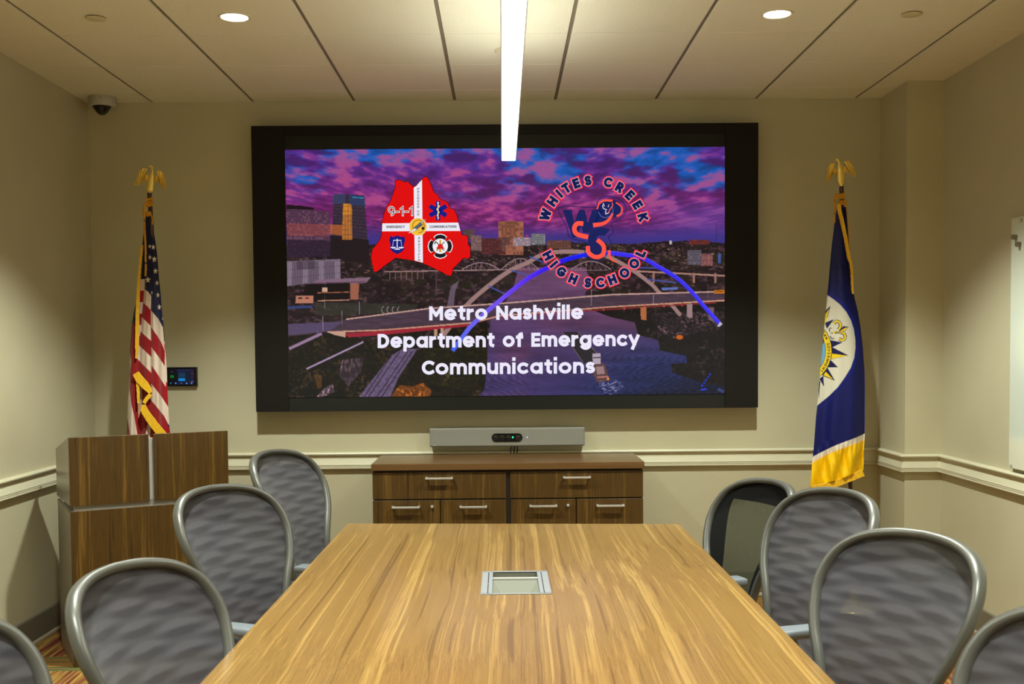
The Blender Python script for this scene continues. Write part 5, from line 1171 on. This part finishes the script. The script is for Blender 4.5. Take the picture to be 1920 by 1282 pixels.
FIXED = ('base', 'caster')
ch0 = make_chair('office_chair', '', M_mesh); ch1 = make_chair('office_chair', '', M_meshr)
def place(tx, ty, th_, label, first=None, dz=0.0, adz=0.0):
    c = first or copy_tree(ch0); th_ = math.radians(th_)
    back = .19+.38*HBH
    c.location = (tx+math.sin(th_)*back, ty+math.cos(th_)*back, 0); c.rotation_euler = (0, 0, -th_); c['label'] = label
    for k in c.children:
        if not k.name.startswith('base'): k.location.z += dz+(adz if k.name.startswith('arm') else 0)
    return c
place(1.132, 4.557, -110, 'office chair with see-through ribbed olive mesh, farthest on the right side', ch1, dz=-.08, adz=.06)
place(-1.123, 5.231, 111.2, 'farthest mesh office chair on the left, standing between lectern and credenza', adz=-.09)
place(-.996, 2.779, 108.9, 'large mesh office chair on the left directly in front of the lectern', dz=-.06)
place(-1.216, 2.101, 118, 'mesh office chair cut off by the bottom left corner of the photo', dz=-.03)
place(1.217, 3.861, -111.2, 'mesh office chair directly below the yellow hem of the blue flag', dz=-.03)
place(1.155, 2.967, -116.2, 'large mesh office chair on the right side with its whole back showing', dz=-.03)
place(1.195, 2.063, -118, 'mesh office chair cut off by the bottom right corner of the photo', dz=-.03)
place(-1.109, 4.126, 118.8, 'mesh office chair overlapping the right edge of the lectern, ahead of the farthest left chair', ch0, dz=-.03, adz=-.035)

# ---------------------------------------------------------------- ceiling fixtures
M_trimw = mat('white_trim', rgb(214, 206, 184), .4)
def downlight(x, y, label):
    d = thing('downlight', label, 'ceiling light', (x, y, ZC), group='recessed downlights')
    bm = bmesh.new(); lathe(bm, [(.060, .004), (.060, -.003), (.063, -.005), (.074, -.005), (.076, -.002), (.076, .004)], seg=40); finish('trim_ring', bm, M_trimw, d, 40)
    m = bpy.data.materials.get('downlight_lens') or glow('downlight_lens', (1.0, .90, .66), 22)
    bm = bmesh.new(); lathe(bm, [(.0, -.0025), (.059, -.0025), (.0605, .003), (0, .003)], seg=40); finish('lens', bm, m, d)
    l = bpy.data.lights.new('lamp', 'SPOT'); l.energy = SPOT_W; l.color = SPOT_COL; l.spot_size = math.radians(112); l.spot_blend = .5; l.shadow_soft_size = .05
    lo = bpy.data.objects.new('lamp', l); COL.objects.link(lo); lo.parent = d; lo.location = (0, 0, -.012)
    return d
dn = {}
for x, y, lb in ((-1.19, 4.99, 'lit round recessed ceiling light left of the linear pendant, above the screen'), (1.253, 4.99, 'lit round recessed ceiling light right of the linear pendant, above the screen')): downlight(x, y, lb)
for y in (3.29, 1.58, -.12, -1.83):
    for x, sd in ((-1.19, 'left'), (1.253, 'right')): downlight(x, y, f'recessed ceiling light on the {sd} side, '+{3.29: 'above the far half of the table', 1.58: 'above the near half of the table', -.12: 'just behind the near table end', -1.83: 'nearest the rear wall'}[y])
for x, y, sd in ((-1.809, 4.98, 'left'), (1.863, 4.99, 'right')):
    s_ = thing('sprinkler_cover', f'small round beige sprinkler cover plate on the {sd} side of the ceiling', 'sprinkler cover', (x, y, ZC), group='round sprinkler cover plates')
    bm = bmesh.new(); lathe(bm, [(0, -.011), (.040, -.010), (.0445, -.008), (.0445, -.0065), (0, -.0065)], seg=36); finish('cover_plate', bm, mat('beige_plate', rgb(198, 190, 158), .5), s_, 40)
    bm = bmesh.new(); lathe(bm, [(0, -.0066), (.036, -.0066), (.036, .006), (0, .006)], seg=36); finish('socket_ring', bm, mat('brown_gap', rgb(90, 62, 40), .6), s_, 40)
# dome camera
dc = thing('security_camera', 'white dome security camera with black eye in the upper left ceiling corner', 'camera', (-2.345, 6.53, ZC))
bm = bmesh.new(); lathe(bm, [(0, 0), (.076, 0), (.079, -.006), (.079, -.052), (.074, -.060), (.050, -.062), (0, -.062)], seg=40); finish('housing', bm, mat('off_white_plastic', rgb(168, 167, 158), .4), dc, 40)
bm = bmesh.new(); lathe(bm, [(0, -.060), (.053, -.060), (.054, -.064), (.047, -.070), (.036, -.088), (.022, -.103), (.010, -.109), (0, -.110)], (.002, -.012, 0), seg=32); finish('dome', bm, mat('smoked_dome', (.003, .003, .003), .08, spec=.7), dc, 60)
bm = bmesh.new(); 
for a in (1.0, 2.35): lathe(bm, [(.003, 0), (.003, .002)], seg=8, M=Matrix.Rotation(-a-PI/2+PI/2-.35, 4, 'Z') @ Matrix.Translation((.0785, 0, -.02)) @ Matrix.Rotation(PI/2, 4, 'Y'))
finish('screw', bm, M_black, dc)
# linear pendant
PX0, PX1, PZ = .003, .079, 2.497
pd = thing('linear_pendant_light', 'long glowing linear pendant light hanging above the table centre line', 'pendant light', (.041, 3.2, PZ))
Y0_, Y1_ = -1.8, 5.62
bm = bmesh.new(); box(bm, PX0, Y0_, PZ+.002, PX0+.0035, Y1_, PZ+.075); box(bm, PX1-.0035, Y0_, PZ+.002, PX1, Y1_, PZ+.075); box(bm, PX0, Y1_, PZ+.002, PX1, Y1_+.003, PZ+.075); box(bm, PX0, Y0_-.003, PZ+.002, PX1, Y0_, PZ+.075); box(bm, PX0+.0035, Y0_, PZ+.02, PX1-.0035, Y1_, PZ+.069)
put(finish('housing', bm, M_alu), pd)
gp = glow('pendant_diffuser', (.97, 1.0, .90), PEND_E); bm = bmesh.new(); box(bm, PX0+.0036, Y0_+.001, PZ, PX1-.0036, Y1_-.001, PZ+.019); put(finish('diffuser', bm, gp), pd)
gu = glow('uplight_diffuser', (.95, .98, .84), UP_E); bm = bmesh.new(); box(bm, PX0+.008, Y0_+.02, PZ+.070, PX1-.008, Y1_-.05, PZ+.0745); put(finish('uplight_diffuser', bm, gu), pd)
for y in (5.56, 3.2, .95, -1.7):
    bm = bmesh.new(); tube(bm, [(.041, y, PZ+.07), (.041, y, ZC)], .0016, 6); put(finish('cable', bm, M_nickel), pd)
    bm = bmesh.new(); lathe(bm, [(0, -.018), (.060, -.018), (.066, -.012), (.068, 0), (0, 0)], (.041, y, ZC), 32); put(finish('canopy', bm, M_trimw, smooth=40), pd)

# ---------------------------------------------------------------- glass board on the right wall
M_gb = mat('glass_board', rgb(206, 214, 200), .12, spec=.6, coat=.5)
gbt = thing('glass_whiteboard', 'frameless white glass board at the right edge of the photo', 'whiteboard', (XR, 4.2, 1.54))
bm = bmesh.new(); box(bm, XR-.024, 3.1, .935, XR-.016, 5.357, 2.155, bev=.001, seg=1); put(finish('glass_panel', bm, M_gb), gbt)
for y, z in ((5.33, .948), (3.13, .948), (5.25, 2.14), (3.2, 2.14)):
    bm = bmesh.new(); box(bm, XR-.0275, y-.012, z-.012, XR-.0005, y+.012, z+.004, bev=.001, seg=1); put(finish('wall_clip', bm, M_alu), gbt)
for y, z, lb in ((5.302, 2.060, 'grey cube magnet on the glass board, the upper of two'), (5.262, 2.022, 'grey cube magnet on the glass board, the lower of two')):
    bm = bmesh.new(); box(bm, -.022, -.011, -.011, 0, .011, .011, bev=.001, seg=1)
    o = finish('cube_magnet', bm, mat('magnet_grey', rgb(130, 124, 108), .35, metal=.4)); o.location = (XR-.0242, y, z); o.rotation_euler = (.3, 0, 0); tag(o, lb, 'magnet', 'cube magnets on the glass board')
